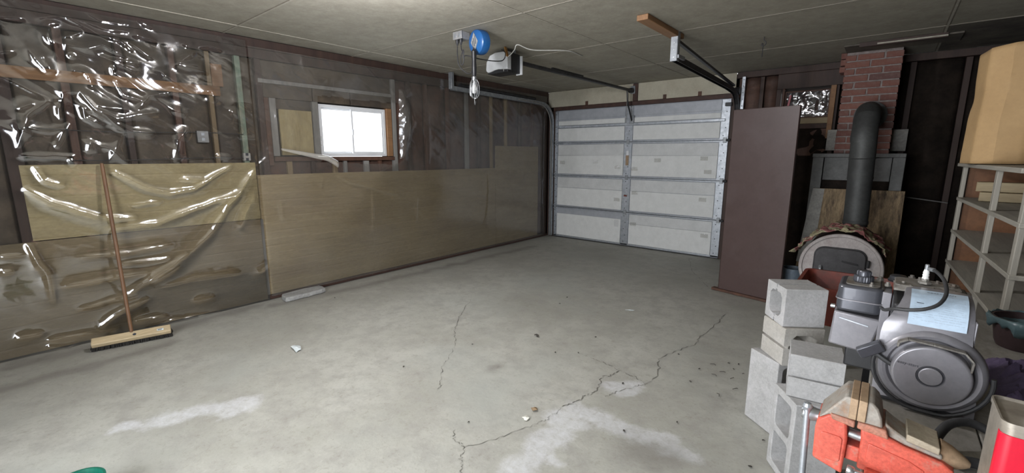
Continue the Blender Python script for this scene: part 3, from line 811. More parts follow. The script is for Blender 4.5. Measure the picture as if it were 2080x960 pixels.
    return w
wall_left = build_wall_left()

# ------------------------------------------------------------------ far wall around the garage door
DOOR_Y = 6.412
def build_wall_far():
    b = MB()
    b.box((-.1, 6.53, 0), (.10, 6.57, CEIL_Z)).box((.10, 6.53, 2.16), (2.92, 6.57, CEIL_Z)).box((2.90, 6.53, 0), (3.47, 6.57, CEIL_Z))
    b.box((3.47, 6.53, 0), (3.94, 6.57, 1.83)).box((3.47, 6.53, 2.16), (3.94, 6.57, CEIL_Z)).box((3.94, 6.53, 0), (5.6, 6.57, CEIL_Z))
    w = struct(b.obj('wall_far', M['sheath']))
    box('wallboard', (.0, 6.398, 2.19), (1.525, 6.410, 2.437), M['drywall'], w, .002)
    box('wallboard', (1.60, 6.398, 2.19), (2.925, 6.410, 2.437), M['drywall'], w, .002)
    box('door_header', (.10, 6.405, 2.132), (2.92, 6.528, 2.188), M['plate_red'], w, .003)
    box('door_post', (1.525, 6.375, 2.19), (1.60, 6.41, 2.43), M['plate_red'], w, .003)
    for x in (.72, 1.98, 2.46):
        box('nailing_block', (x, 6.385, 2.187), (x + .045, 6.398, 2.245), M['stud_red'], w, .002)
    box('door_jamb', (.0, 6.41, 0), (.136, 6.528, 2.13), M['stud_dark'], w, .003)
    box('door_jamb', (2.884, 6.41, 0), (3.0, 6.528, 2.13), M['stud_dark'], w, .003)
    for x, wd, mt in ((2.985, .05, 'stud_red'), (3.22, .045, 'stud_dark'), (3.41, .05, 'stud_dark'), (3.99, .045, 'stud_dark'), (4.62, .05, 'stud_dark'), (5.03, .05, 'stud_dark'), (5.43, .06, 'stud_dark')):
        box('stud', (x - wd / 2, 6.42, .0 if x > 3.0 else 2.13), (x + wd / 2, 6.528, 2.36), M[mt], w, .003)
    box('top_plate', (2.93, 6.405, 2.365), (5.49, 6.528, 2.437), M['stud_dark'], w, .003)
    box('header_beam', (3.39, 6.395, 2.19), (4.06, 6.42, 2.362), M['stud_dark'], w, .004)
    def batt(x0, x1, z0, z1, mt, sd, n=.05):
        def fn(u, v):
            x = x0 + (x1 - x0) * u; z = z0 + (z1 - z0) * v
            k = float(fbm(np.array(x * 9.0), np.array(z * 7.0), sd, 4))
            return (x, 6.47 - .03 * math.sin(PI * u) + k * n, z)
        MB().grid(fn, 10, 34).obj('insulation_batt', M[mt], w, smooth=True, solid=.004)
    batt(3.01, 3.2, .0, 2.36, 'batt', 3); batt(3.245, 3.385, .0, 2.36, 'batt', 4)
    batt(3.435, 3.965, .0, 1.72, 'batt_black', 5, .09); batt(4.01, 4.60, .0, 2.36, 'batt_black', 6, .08)
    batt(4.645, 5.0, .0, 2.36, 'batt_black', 7); batt(5.055, 5.40, .0, 2.36, 'batt_black', 8)
    # rough sill and jambs of the small boarded window
    box('window_board', (3.44, 6.44, 1.72), (3.95, 6.46, 1.775), M['batt'], w)
    box('window_board', (3.50, 6.425, 1.775), (3.935, 6.45, 1.842), M['lumber_pale'], w, .003)
    box('window_board', (3.455, 6.40, 1.66), (3.475, 6.46, 2.19), M['stud_red'], w, .002)
    box('window_board', (3.935, 6.385, 1.60), (3.985, 6.46, 2.19), M['lumber_x'], w, .002)
    box('window_board', (3.44, 6.45, 1.40), (3.95, 6.468, 1.715), M['stud_red'], w, .003)
    # thin grey pipe sagging across the dark insulation
    MB().tube([(4.70, 6.38, .968), (4.85, 6.38, .95), (5.05, 6.38, .925)], .006).obj('grey_conduit', M['stud_grey'], w, smooth=True)
    # grey insulation board either side of the chimney
    box('foam_offcut', (3.96, 6.30, 1.46), (4.05, 6.33, 1.69), M['hearth_grey'], w, .003)
    box('foam_offcut', (4.53, 6.30, 1.45), (4.655, 6.33, 1.675), M['hearth_grey'], w, .003)
build_wall_far()

# right wall and the wall behind the camera, with its wide doorway standing open to the day
def build_other_walls():
    w = struct(box('wall_right', (5.56, NEAR_Y - .1, 0), (5.60, 6.56, CEIL_Z), M['sheath']))
    for k in range(23):
        y = NEAR_Y + .1 + k * .40
        if y > 6.35: break
        box('stud', (5.49, y - .02, .0), (5.558, y + .02, CEIL_Z - .002), M['stud_dark'], w)
        box('insulation_batt', (5.52, y + .022, .0), (5.555, min(y + .378, 6.39), CEIL_Z - .002), M['batt_black'], w)
    b = MB()
    b.box((-.1, NEAR_Y - .1, 0), (2.25, NEAR_Y, CEIL_Z)).box((4.45, NEAR_Y - .1, 0), (5.6, NEAR_Y, CEIL_Z)).box((2.25, NEAR_Y - .1, 2.2), (4.45, NEAR_Y, CEIL_Z))
    struct(b.obj('wall_near', M['sheath']))
build_other_walls()

# ------------------------------------------------------------------ side window (white vinyl slider)
def build_window():
    y0, y1, z0, z1 = WIN
    y0 += .004; y1 -= .004; z0 += .004; z1 -= .004
    b = MB()
    outer = [(y0, z0), (y1, z0), (y1, z1), (y0, z1)]; t = .030
    b.ring(outer, [(y0 + t, z0 + t), (y1 - t, z0 + t), (y1 - t, z1 - t), (y0 + t, z1 - t)], 'yz', -.13, -.035)
    w = struct(b.obj('window_1', M['white_vinyl'], bevel=.003))
    ym = 2.745
    for a, c, xa, xb in ((y0 + t, ym + .012, -.10, -.07), (ym - .012, y1 - t, -.068, -.042)):
        s = .020; za, zb = z0 + t, z1 - t
        sash = MB().ring([(a, za), (c, za), (c, zb), (a, zb)], [(a + s, za + s), (c - s, za + s), (c - s, zb - s), (a + s, zb - s)], 'yz', xa, xb).obj('sash', M['white_vinyl'], w, .002)
        MB().box(((xa + xb) / 2 - .002, a + s - .004, za + s - .004), ((xa + xb) / 2 + .002, c - s + .004, zb - s + .004)).obj('pane', M['glass'], sash)
    box('latch', (-.042, ym - .008, 1.62), (-.034, ym + .010, 1.68), M['white_vinyl'], w, .002)
build_window()

# small far window stuffed with crumpled foil
def build_foil_window():
    b = MB().ring([(3.475, 1.842), (3.935, 1.842), (3.935, 2.16), (3.475, 2.16)], [(3.49, 1.857), (3.92, 1.857), (3.92, 2.145), (3.49, 2.145)], 'xz', 6.44, 6.50)
    w = struct(b.obj('window_2', M['stud_red'], bevel=.002))
    def fn(u, v):
        x = 3.487 + .436 * u; z = 1.854 + .294 * v
        n = float(fbm(np.array(x * 13.0), np.array(z * 11.0), 77, 4)); n2 = abs(float(fbm(np.array(x * 22.0 + 9), np.array(z * 17.0), 12, 2)))
        return (x, 6.465 + n * .075 + n2 * .05, z)
    MB().grid(fn, 44, 30).obj('foil_sheet', M['foil'], w, smooth=True)
    MB().obox((3.525, 6.43, 2.02), (.022, .008, .19), (0, .12, 0)).obj('red_tape', pm('red_tape', (.42, .03, .05), (.34, .02, .04), 9, .4), w, .002)
build_foil_window()

# ------------------------------------------------------------------ garage door
def build_door():
    y = DOOR_Y; xl, xr, xm = .14, 2.88, 1.475
    d = struct(MB().box((xl, y + .035, .004), (xr, y + .05, 2.131)).obj('door_1', M['galv_paint']))
    edges = [.012, .533, 1.066, 1.60, 2.128]
    for k in range(4):
        za, zb = edges[k], edges[k + 1]
        sec = MB().box((xl, y + .012, za + .004), (xr, y + .034, zb - .004)).obj('door_section', M['galv_paint'], d, .002)
        for a, c in ((xl, xl + .055), (xm - .062, xm + .062), (xr - .105, xr)):
            box('stile', (a, y - .006, za + .006), (c, y + .012, zb - .006), M['galv'], sec, .002)
            for q in range(5):
                zz = za + .06 + q * (zb - za - .12) / 4
                MB().lathe([(.007, 0), (.006, .004)], ((a + c) / 2 + (.012 if q % 2 else -.012), y - .006, zz), (0, -1, 0), 8).obj('rivet', M['dark_steel'], sec)
        for a, c in ((xl + .062, xm - .070), (xm + .070, xr - .112)):
            left = a < 1
            if k == 3:
                parts = [(za + .030, 1.835, 'foam_white', .0), (1.885, 1.955, 'foam_white', .002)]
            elif k == 0 and left:
                parts = [(za + .03, .415, 'foam_white', .0)]
            else:
                zc = za + (zb - za) * (.62 if k else .66)
                parts = [(za + .030, zc - .002, 'foam_white', .0), (zc + .002, zb - .030, 'foam_grey', .003)]
            for zz0, zz1, mt, off in parts:
                sk = rnd.uniform(-.004, .004)
                MB().prism([(a + sk, zz0), (c, zz0 + rnd.uniform(-.003, .003)), (c - sk, zz1 + rnd.uniform(-.004, .004)), (a, zz1)], 'xz', y - .003 + off, y + .012).obj('insulation_panel', M[mt], sec, .0015)
            if k == 3:
                box('top_rail', (a, y + .001, 1.985), (c, y + .012, 2.118), M['galv_paint'], sec, .002)
    for z in (edges[1], edges[2], edges[3]):
        box('joint_rail', (xl + .03, y - .014, z - .022), (xr - .03, y + .010, z - .004), M['galv'], d, .003)
        box('joint_rail', (xl + .03, y - .012, z + .003), (xr - .03, y + .010, z + .016), M['galv'], d, .003)
        for x in (xl + .02, xm, xr - .035):
            box('hinge', (x - .022, y - .022, z - .035), (x + .022, y - .004, z + .035), M['galv_dull'], d, .003)
        for x, s in ((xl - .02, 1), (xr + .005, -1)):
            MB().cyl((x - .02, y - .03, z), (x + .03, y - .03, z), .016, n=12).obj('roller', M['dark_steel'], d, smooth=True)
    box('strut', (xl + .05, y - .030, 1.842), (xr - .05, y + .006, 1.878), M['galv'], d, .004)
    box('bottom_rail', (xl, y - .006, .012), (xr, y + .012, .040), M['galv'], d, .003)
    box('bottom_seal', (xl, y - .008, .0), (xr, y + .03, .014), M['rubber'], d, .003)
    box('center_plate', (xm - .020, y - .012, 1.40), (xm + .020, y - .006, 1.47), M['white_vinyl'], d, .002)
    box('lock_plate', (xm - .024, y - .016, 1.25), (xm + .022, y - .006, 1.40), M['vise_tan'], d, .002)
    box('red_tag', (xm - .032, y - .010, .775), (xm + .022, y - .006, .80), M['rust_red'], d, .001)
    for x, z in ((.30, 1.28), (.93, 1.30), (1.32, 1.22), (1.95, 1.33), (2.60, 1.36), (2.66, 1.18), (2.62, .80), (1.62, .84), (1.62, .36), (2.68, .30), (1.60, 1.20), (1.33, .72)):
        def fn(u, v, x=x, z=z):
            n = float(fbm(np.array(x * 9 + u * 2.6), np.array(z * 7 + v * 2.6), 5, 2))
            return (x + (u - .5) * .10, y - .010 - abs(n) * .02, z + (v - .5) * .055)
        MB().grid(fn, 6, 4).obj('clear_tape', M['film_tape'], d, smooth=True)
    box('loose_flap', (1.30, y - .008, .29), (1.375, y - .005, .40), M['foam_grey'], d, .001)
    box('corner_bracket', (2.82, y - .05, 2.03), (2.90, y - .006, 2.075), M['black'], d, .004)
build_door()

# ------------------------------------------------------------------ door tracks, opener
def build_tracks():
    # left track: vertical, quarter bend, horizontal run along the left wall
    t = thing('door_track', 'grey steel door track curving from the garage door along the plastic-covered wall', 'door track', (.13, 6.33, 0), 0, 'garage door tracks')
    pts = [(.115, 6.345, z) for z in (.02, .5, 1.0, 1.5, 1.92)] + [(.115, 6.345 - .30 + .30 * math.cos(R(a)), 1.92 + .30 * math.sin(R(a))) for a in (15, 30, 45, 60, 75, 90)] + [(.115, y, 2.225 + (6.045 - y) * .012) for y in (5.8, 5.2, 4.6, 4.08)]
    b = MB()
    for dx in (-.022, .022):
        for p, q in zip(pts[:-1], pts[1:]): b.beam(Vector(p) + Vector((dx, 0, 0)), Vector(q) + Vector((dx, 0, 0)), .004, .05, up=(0, .6, .8))
    b.obj('track_rail', M['galv_dull'], t)
    b = MB()
    for p, q in zip(pts[5:-1], pts[6:]): b.beam(Vector(p), Vector(q), .046, .004, up=(0, .6, .8))
    b.obj('track_web', M['galv_dull'], t)
    box('hanger', (.085, 4.06, 2.235), (.145, 4.10, 2.44), M['galv_dull'], t, .003)
    MB().tube(spline([(.135, 6.30, .03), (.135, 6.30, 1.2), (.14, 6.28, 1.85), (.15, 6.15, 2.12), (.16, 5.9, 2.21), (.16, 5.4, 2.225)], 8), .008).obj('lift_cable', M['stud_grey'], t, smooth=True)
    # dark spring over the left run
    MB().tube([(.085, 4.25, 2.30), (.085, 5.1, 2.29), (.085, 5.9, 2.28)], .028, 12).obj('extension_spring', M['dark_steel'], t, smooth=True)

    t = thing('door_track', 'dark steel door track reaching from the brown door slab up to a ceiling block', 'door track', (2.98, 6.33, 0), 0, 'garage door tracks')
    pts = [(2.975, 6.345, z) for z in (.02, .5, 1.0, 1.5, 1.90)] + [(2.975, 6.345 - .28 + .28 * math.cos(R(a)), 1.90 + .28 * math.sin(R(a))) for a in (15, 30, 45, 60, 75, 90)] + [(2.975 + (6.06 - y) * .021, y, 2.19 + (6.06 - y) * .018) for y in (5.8, 5.2, 4.6, 4.0)]
    b = MB()
    for dx in (-.022, .022):
        for p, q in zip(pts[:-1], pts[1:]): b.beam(Vector(p) + Vector((dx, 0, 0)), Vector(q) + Vector((dx, 0, 0)), .004, .05, up=(0, .6, .8))
    for p, q in zip(pts[5:-1], pts[6:]): b.beam(Vector(p), Vector(q), .046, .004, up=(0, .6, .8))
    b.obj('track_rail', M['dark_steel'], t)
    MB().beam((2.985, 6.05, 2.235), (3.015, 4.05, 2.375), .036, .022).obj('extension_spring', M['black'], t, .004)
    box('hanger', (2.985, 3.985, 2.20), (3.045, 3.991, 2.438), M['galv_dull'], t, .001)
    box('hanger', (3.040, 3.985, 2.20), (3.046, 4.035, 2.438), M['galv_dull'], t, .001)
    for z in (2.23, 2.29, 2.35, 2.40):
        MB().lathe([(.006, 0), (.005, .004)], (3.016, 3.985, z), (0, -1, 0), 8).obj('bolt', M['chrome'], t)
    box('end_bracket', (3.0, 3.99, 2.222), (3.06, 4.14, 2.252), M['galv_dull'], t, .003)
    box('wall_bracket', (3.00, 6.36, 1.98), (3.04, 6.398, 2.375), M['galv'], t, .003)
    for z in (2.02, 2.10, 2.18, 2.26, 2.34):
        MB().lathe([(.006, 0), (.005, .003)], (3.02, 6.36, z), (0, -1, 0), 8).obj('bolt', M['dark_steel'], t)
    MB().cyl((2.94, 6.30, 2.20), (3.0, 6.30, 2.20), .045, n=20).obj('pulley', M['dark_steel'], t, .004)
    tag(MB().box((2.955, 3.36, 2.398), (3.045, 4.12, 2.438)).obj('ceiling_block', M['lumber_x'], None, .004), 'brown lumber block screwed flat to the ceiling above the right door track', 'lumber')

    # opener with its long rail
    t = thing('garage_door_opener', 'white and black garage door opener hung from the ceiling behind the blue cord reel', 'door opener', (1.53, 3.62, 2.44))
    hx = [(1.268, 2.262), (1.272, 2.245), (1.285, 2.232), (1.305, 2.228), (1.335, 2.232), (1.38, 2.243), (1.43, 2.248), (1.555, 2.236), (1.555, 2.405), (1.40, 2.41), (1.32, 2.39), (1.275, 2.33)]
    MB().prism(hx, 'xz', 3.50, 3.56).obj('light_cover', M['white_metal'], t, .006, smooth=True)
    box('cover_side', (1.268, 3.562, 2.235), (1.276, 3.70, 2.36), M['white_metal'], t, .003)
    box('motor_body', (1.278, 3.562, 2.214), (1.553, 3.70, 2.40), M['black'], t, .005)
    MB().prism([(1.285, 2.214), (1.553, 2.214), (1.553, 2.235), (1.43, 2.2465), (1.38, 2.2415), (1.335, 2.2305), (1.305, 2.2265), (1.29, 2.2265)], 'xz', 3.512, 3.56).obj('cover_underside', M['black'], t, .001)
    box('end_plate', (1.50, 3.702, 2.205), (1.578, 3.715, 2.385), M['white_metal'], t, .002)
    box('rail', (1.505, 3.717, 2.315), (1.555, 6.37, 2.345), M['dark_steel'], t, .004)
    box('chain_cover', (1.515, 4.3, 2.345), (1.545, 4.95, 2.365), M['black'], t, .003)
    for x in (1.32, 1.50):
        box('hanging_strap', (x, 3.66, 2.395), (x + .03, 3.665, 2.438), M['galv_dull'], t)
    MB().cyl((1.50, 6.30, 2.33), (1.56, 6.30, 2.33), .035, n=16).obj('chain_pulley', M['dark_steel'], t, .003)
    box('header_bracket', (1.495, 6.36, 2.29), (1.565, 6.374, 2.40), M['galv_dull'], t, .002)
    MB().tube(spline([(1.53, 6.18, 2.31), (1.53, 6.22, 2.15), (1.53, 6.33, 1.98), (1.53, 6.385, 1.90)], 6), .012).obj('door_arm', M['black'], t, smooth=True)
    MB().tube([(1.46, 6.33, 2.30), (1.455, 6.345, 1.88)], .004).obj('release_rod', M['stud_grey'], t, smooth=True)
    box('door_arm_bracket', (1.495, 6.372, 1.86), (1.56, 6.404, 1.98), M['galv_dull'], t, .003)
    box('lit_slot', (1.50, 3.505, 2.222), (1.504, 3.511, 2.243), M['white_wire'], t)
    tag(MB().beam((1.55, 3.475, 2.435), (1.578, 3.475, 2.345), .03, .012).obj('wood_shim', M['orange_wire'], None, .002), 'small orange wood shim wedged on top of the garage door opener', 'shim')
    tag(MB().tube(spline([(1.585, 3.48, 2.345), (1.63, 3.47, 2.36), (1.68, 3.46, 2.39), (1.72, 3.46, 2.428), (1.78, 3.62, 2.40), (1.95, 3.95, 2.425), (1.92, 4.3, 2.433)], 8), .0045, 6).obj('bell_wire', M['white_wire'], None, smooth=True), 'thin white wire looping from the opener up to the ceiling', 'wire')
build_tracks()

# ------------------------------------------------------------------ cord reel, trouble light, outlet box
def build_reel():
    t = thing('cord_reel', 'round blue cord reel with a silver diamond, hanging from the ceiling', 'cord reel', (1.75, 2.9, 2.44))
    ax = Vector((-.12, -.98, -.08)).normalized()
    o = Vector((1.748, 2.905, 2.345))
    MB().lathe([(.03, -.055), (.088, -.050), (.098, -.04), (.1, -.02), (.1, .018), (.096, .034), (.082, .045), (.05, .05), (.0, .051)], o, ax, 40).obj('housing', M['blue'], t, smooth=True)
    x = Vector((0, 0, 1)).cross(ax).normalized(); y = ax.cross(x)
    def P(a, b_, h): return o + x * a + y * b_ + ax * h
    d = [(0, .074), (.046, 0), (0, -.074), (-.046, 0)]
    MB().add([P(a, b_, .0515) for a, b_ in d] + [P(a, b_, .0535) for a, b_ in d], [(0, 1, 2, 3), (7, 6, 5, 4)] + [(i, (i + 1) % 4, (i + 1) % 4 + 4, i + 4) for i in range(4)]).obj('diamond_emblem', M['silver'], t)
    for k in (-.022, -.004, .014):
        q = [(k - .006, .032 + k), (k + .002, .036 + k), (k + .010, -.030 + k), (k + .002, -.034 + k)]
        MB().add([P(a, b_, .054) for a, b_ in q] + [P(a, b_, .0545) for a, b_ in q], [(0, 1, 2, 3), (7, 6, 5, 4)]).obj('emblem_stripe', M['ink'], t)
    MB().tube([(1.735, 2.92, 2.445), (1.735, 2.915, 2.438), (1.74, 2.91, 2.43)], .012).obj('hook', M['dark_steel'], t, smooth=True)
    MB().cyl((1.735, 2.93, 2.428), (1.735, 2.93, 2.44), .035, n=16).obj('mount_plate', M['dark_steel'], t, .002)

    t = thing('trouble_light', 'black handled trouble light with silver wire cage, dangling under the blue cord reel', 'work light', (1.770, 2.818, 1.85))
    c = Vector((1.770, 2.818, 0))
    MB().lathe([(.014, 0), (.019, .02), (.021, .08), (.018, .12), (.020, .15), (.022, .20), (.012, .215)], (c.x, c.y, 2.055), (0, 0, 1), 20).obj('handle', M['black'], t, smooth=True)
    MB().lathe([(.019, 0), (.022, .008), (.022, .03), (.016, .036)], (c.x, c.y, 2.020), (0, 0, 1), 20).obj('collar', M['chrome'], t, smooth=True)
    # half-round reflector shell and wires
    b = MB()
    prof = [(.022, 2.03), (.036, 2.005), (.042, 1.975), (.042, 1.93), (.036, 1.90), (.018, 1.878)]
    b.grid(lambda u, v: (c.x + math.cos(R(95 + 170 * u)) * np.interp(v * 5, range(6), [p[0] for p in prof]), c.y + math.sin(R(95 + 170 * u)) * np.interp(v * 5, range(6), [p[0] for p in prof]), np.interp(v * 5, range(6), [p[1] for p in prof])), 12, 10)
    b.obj('reflector', M['chrome'], t, smooth=True, solid=.0015)
    for a in (-80, -45, -10, 30, 65):
        MB().tube([(c.x + math.cos(R(a)) * r, c.y + math.sin(R(a)) * r, z) for r, z in prof], .0022, 6).obj('cage_wire', M['chrome'], t, smooth=True)
    for z, r in ((1.99, .040), (1.935, .042)):
        MB().tube([(c.x + math.cos(R(a)) * r, c.y + math.sin(R(a)) * r, z) for a in range(-95, 100, 15)], .0018, 6).obj('cage_wire', M['chrome'], t, smooth=True)
    MB().lathe([(.010, 2.02), (.012, 2.0), (.024, 1.96), (.025, 1.94), (.017, 1.92), (.0, 1.912)], (c.x, c.y, 0), (0, 0, 1), 16).obj('bulb', M['foam_grey'], t, smooth=True)
    MB().tube(spline([(c.x, c.y, 1.880), (c.x, c.y, 1.86), (c.x + .004, c.y - .004, 1.835), (c.x + .02, c.y - .015, 1.825), (c.x + .034, c.y - .022, 1.838), (c.x + .036, c.y - .022, 1.85)], 6), .0025, 6).obj('hook', M['chrome'], t, smooth=True)
    MB().tube([(c.x, c.y, 2.265), (c.x - .002, c.y, 2.285)], .008).obj('cord_end', M['black'], t, smooth=True)

    t = thing('outlet_box', 'small grey metal outlet box with two plugs, on the ceiling beside the blue cord reel', 'outlet', (1.60, 2.84, 2.44))
    box('box_shell', (1.545, 2.80, 2.378), (1.645, 2.90, 2.438), M['outlet_grey'], t, .004)
    box('cover_plate', (1.541, 2.796, 2.374), (1.649, 2.803, 2.437), M['outlet_grey'], t, .002)
    for x in (1.572, 1.62):
        box('socket', (x - .012, 2.793, 2.39), (x + .012, 2.797, 2.42), M['galv'], t, .001)
    for x in (1.575, 1.62):
        MB().lathe([(.014, 0), (.014, .022), (.010, .035), (.005, .05)], (x, 2.815, 2.376), (0, 0, -1), 12).obj('plug', M['black'], t, smooth=True)
    tag(MB().tube(spline([(1.575, 2.815, 2.321), (1.578, 2.81, 2.25), (1.60, 2.81, 2.16), (1.66, 2.83, 2.10), (1.71, 2.835, 2.09), (1.742, 2.82, 2.105)], 8), .0045, 8).obj('power_cord', M['rubber'], None, smooth=True), 'thin black cord from the ceiling outlet box looping low to the trouble light', 'cord')
    tag(MB().tube(spline([(1.62, 2.815, 2.321), (1.63, 2.81, 2.29), (1.66, 2.80, 2.25), (1.668, 2.80, 2.21), (1.655, 2.80, 2.165), (1.632, 2.80, 2.17), (1.632, 2.80, 2.22), (1.655, 2.80, 2.275), (1.668, 2.80, 2.265), (1.66, 2.80, 2.215), (1.68, 2.82, 2.235), (1.74, 2.95, 2.215), (1.70, 3.25, 2.255), (1.60, 3.42, 2.36), (1.5, 3.48, 2.418)], 8), .0045, 8).obj('power_cord', M['rubber'], None, smooth=True), 'black cord tied in a figure eight under the ceiling outlet box, running to the opener', 'cord')
build_reel()

# lamp just above the top edge of the picture
def build_lamp():
    x, y, z = LAMP_POS
    t = thing('ceiling_lamp', 'bare round bulb in a white ceiling lamp holder', 'lamp', (x, y, CEIL_Z))
    MB().lathe([(.055, 0), (.055, .012), (.035, .028), (.022, .04), (.022, .06), (.0, .061)], (x, y, CEIL_Z), (0, 0, -1), 24).obj('lamp_holder', M['porcelain'], t, smooth=True)
    MB().lathe([(.014, 0.03), (.016, .02), (.03, -.005), (.034, -.03), (.024, -.055), (.0, -.064)], (x, y, z + .042), (0, 0, 1), 24).obj('bulb', M['bulb'], t, smooth=True)
    L = bpy.data.lights.new('lamp_light', 'POINT'); L.energy = LAMP_POWER; L.color = (0.97, 0.96, 1.0); L.shadow_soft_size = 0.075
    o = bpy.data.objects.new('lamp_light', L); COL.objects.link(o); o.location = (0, 0, z - .075 - CEIL_Z); o.parent = t
build_lamp()

# hook with a wire, on the ceiling before the chimney
tag(MB().tube(spline([(3.56, 4.67, 2.442), (3.56, 4.67, 2.41), (3.575, 4.67, 2.395), (3.575, 4.67, 2.375), (3.556, 4.67, 2.365), (3.54, 4.67, 2.375), (3.553, 4.67, 2.385), (3.556, 4.67, 2.34), (3.554, 4.67, 2.27)], 6), .004, 6).obj('ceiling_hook', M['dark_steel'], None, smooth=True), 'dark wire hook dangling alone from the ceiling in front of the chimney', 'hook')

# ------------------------------------------------------------------ plastic film over the left wall
def film(name, y0, y1, z0, z1, step, folds, label, mat, base, amp, fw, wob, hole=None, seed=3, crump_low=.12):
    ny, nz = int((y1 - y0) / step), int((z1 - z0) / step)
    Y, Z = np.meshgrid(np.linspace(y0, y1, ny + 1), np.linspace(z0, z1, nz + 1), indexing='ij')
    H = fbm(Y * 1.1, Z * 1.3, seed, 3) * wob
    WY = Y + fbm(Y * 9, Z * 9, seed + 7, 2) * .025; WZ = Z + fbm(Y * 9, Z * 9, seed + 9, 2) * .025
    for k, (w, pts) in enumerate(folds):
        d, t = line_dist(WY, WZ, pts)
        taper = np.clip(np.sin(np.clip(t, 0.0, 1.0) * PI), 0, 1) ** .5
        low = 1.5 if pts[0][1] < 0.85 else 1.0
        wd = fw * w * low * (0.55 + 0.6 * ((k * 37) % 10) / 10)
        w = w * (1.7 if low > 1 else 1)
        H = H + amp * w * (0.35 + 0.65 * taper) * np.exp(-d / wd) * np.exp(-np.clip(d - 4 * wd, 0, None) / wd)
    # fine crumple, stronger where the film hangs loose
    loose = np.clip((Z - 1.22) / .35, crump_low, 1)
    U = WY * .80 - WZ * .60; V = WY * .60 + WZ * .80
    for q, (fu, fv, am) in enumerate(((2.2, 7.0, .55), (5.0, 13.0, .24), (13.0, 24.0, .085))):
        wu = U + fbm(U * fu * .8, V * fv * .8, seed + 50 + q, 2) * .35 / fu
        r1 = 1 - np.abs(2 * vnoise(wu * fu, V * fv, seed + 15 + q) - 1)
        H = H + (r1 ** 2) * amp * am * 1.35 * loose * np.clip(fbm(Y * 1.9, Z * 1.9, seed + 4 + q, 2) * 3 + .6, .12, 1)
    Xx = base + H
    Xx = np.maximum(Xx, .012)
    b = MB(); b.v = np.stack([Xx, Y, Z], -1).reshape(-1, 3).tolist()
    cy = (Y[:-1, :-1] + Y[1:, 1:]) / 2; cz = (Z[:-1, :-1] + Z[1:, 1:]) / 2
    keep = np.ones(cy.shape, bool)
    # ragged outer edges
    if hole is not None: keep &= ~hole(cy, cz)
    idx = np.argwhere(keep)
    n1 = nz + 1
    b.f = [(i * n1 + j, (i + 1) * n1 + j, (i + 1) * n1 + j + 1, i * n1 + j + 1) for i, j in idx.tolist()]
    return tag(b.obj(name, mat, None, smooth=True, angle=180), label, 'plastic sheet', 'plastic sheets on the left wall')
film('plastic_sheet', NEAR_Y + .02, 1.70, .004, 2.40, .008, FOLDS_NEAR, 'clear wrinkled plastic sheet stapled over the studs and boards behind the broom', M['film_near'], .034, .0145, .026, .03)
def window_hole(y, z):
    n = fbm(y * 7, z * 7, 3, 2) * .05
    left = 2.325 + n; right = 3.33 + n + np.clip((1.9 - np.abs(z - 1.55) * 3 - 1.5), 0, .4) * -.05
    top = 1.985 + n - (y - 2.3) * -.02; bot = 1.325 - (y - 2.3) * .03 + n
    corner = (y - 2.9) * .75 + (1.24 - z)
    return (y > left) & (y < right) & (z < top) & (z > bot) & (corner < .22 + (z > 1.42) * 9)
far_film = film('plastic_sheet', 1.715, 6.30, .03, 2.36, .012, FOLDS_FAR, 'clear hazy plastic sheet stretched over the boards and studs around the white window', M['film_far'], .030, .014, .024, .016, window_hole, 41, .12)
def torn_flap():
    P = spline([(.035, 1.93, 1.455), (.045, 2.05, 1.43), (.06, 2.22, 1.395), (.075, 2.36, 1.365), (.09, 2.46, 1.305)], 8)
    b = MB(); n = len(P) - 1
    def fn(u, v):
        i = min(int(u * n), n - 1); p = P[i].lerp(P[i + 1], u * n - i)
        a = R(-60 + 250 * v); r = .012 + .026 * u
        return (p.x + math.cos(a) * r * .8, p.y + v * .015 * u, p.z + math.sin(a) * r)
    b.grid(fn, 40, 14).obj('torn_flap', M['film_flap'], far_film, smooth=True)
torn_flap()
def loose_edge():
    # film torn free along the right of the window, bulging into the room
    def fn(u, v):
        z = 1.36 + .80 * u
        bulge = math.sin(PI * u) ** .7
        n = float(fbm(np.array(z * 13.0), np.array(v * 3.0), 9, 3))
        return (.035 + bulge * .06 * math.sin(PI * v) + n * .03, 3.30 + .02 * u + v * (.055 + .13 * bulge), z)
    MB().grid(fn, 60, 14).obj('loose_edge', M['film_flap2'], far_film, smooth=True)
loose_edge()
# outlets on the wall
def outlet(lab, y, z, s, mt):
    t = thing('wall_outlet', lab, 'outlet', (.0, y, z), 0, 'wall outlets behind the plastic')
    box('outlet_box', (-.03, y - s / 2, z - s / 2 * 1.15), (.008, y + s / 2, z + s / 2 * 1.15), M[mt], t, .003)
    for dz in (-.022, .022):
        box('socket', (.008, y - .012, z + dz - .012), (.010, y + .012, z + dz + .012), M['ink'] if mt == 'outlet_white' else M['galv'], t, .001)
outlet('square grey metal outlet box behind the plastic, between two studs', 1.30, 1.555, .085, 'outlet_grey')
outlet('ivory wall outlet behind the plastic, just above the yellow board', 1.63, 1.385, .06, 'outlet_white')

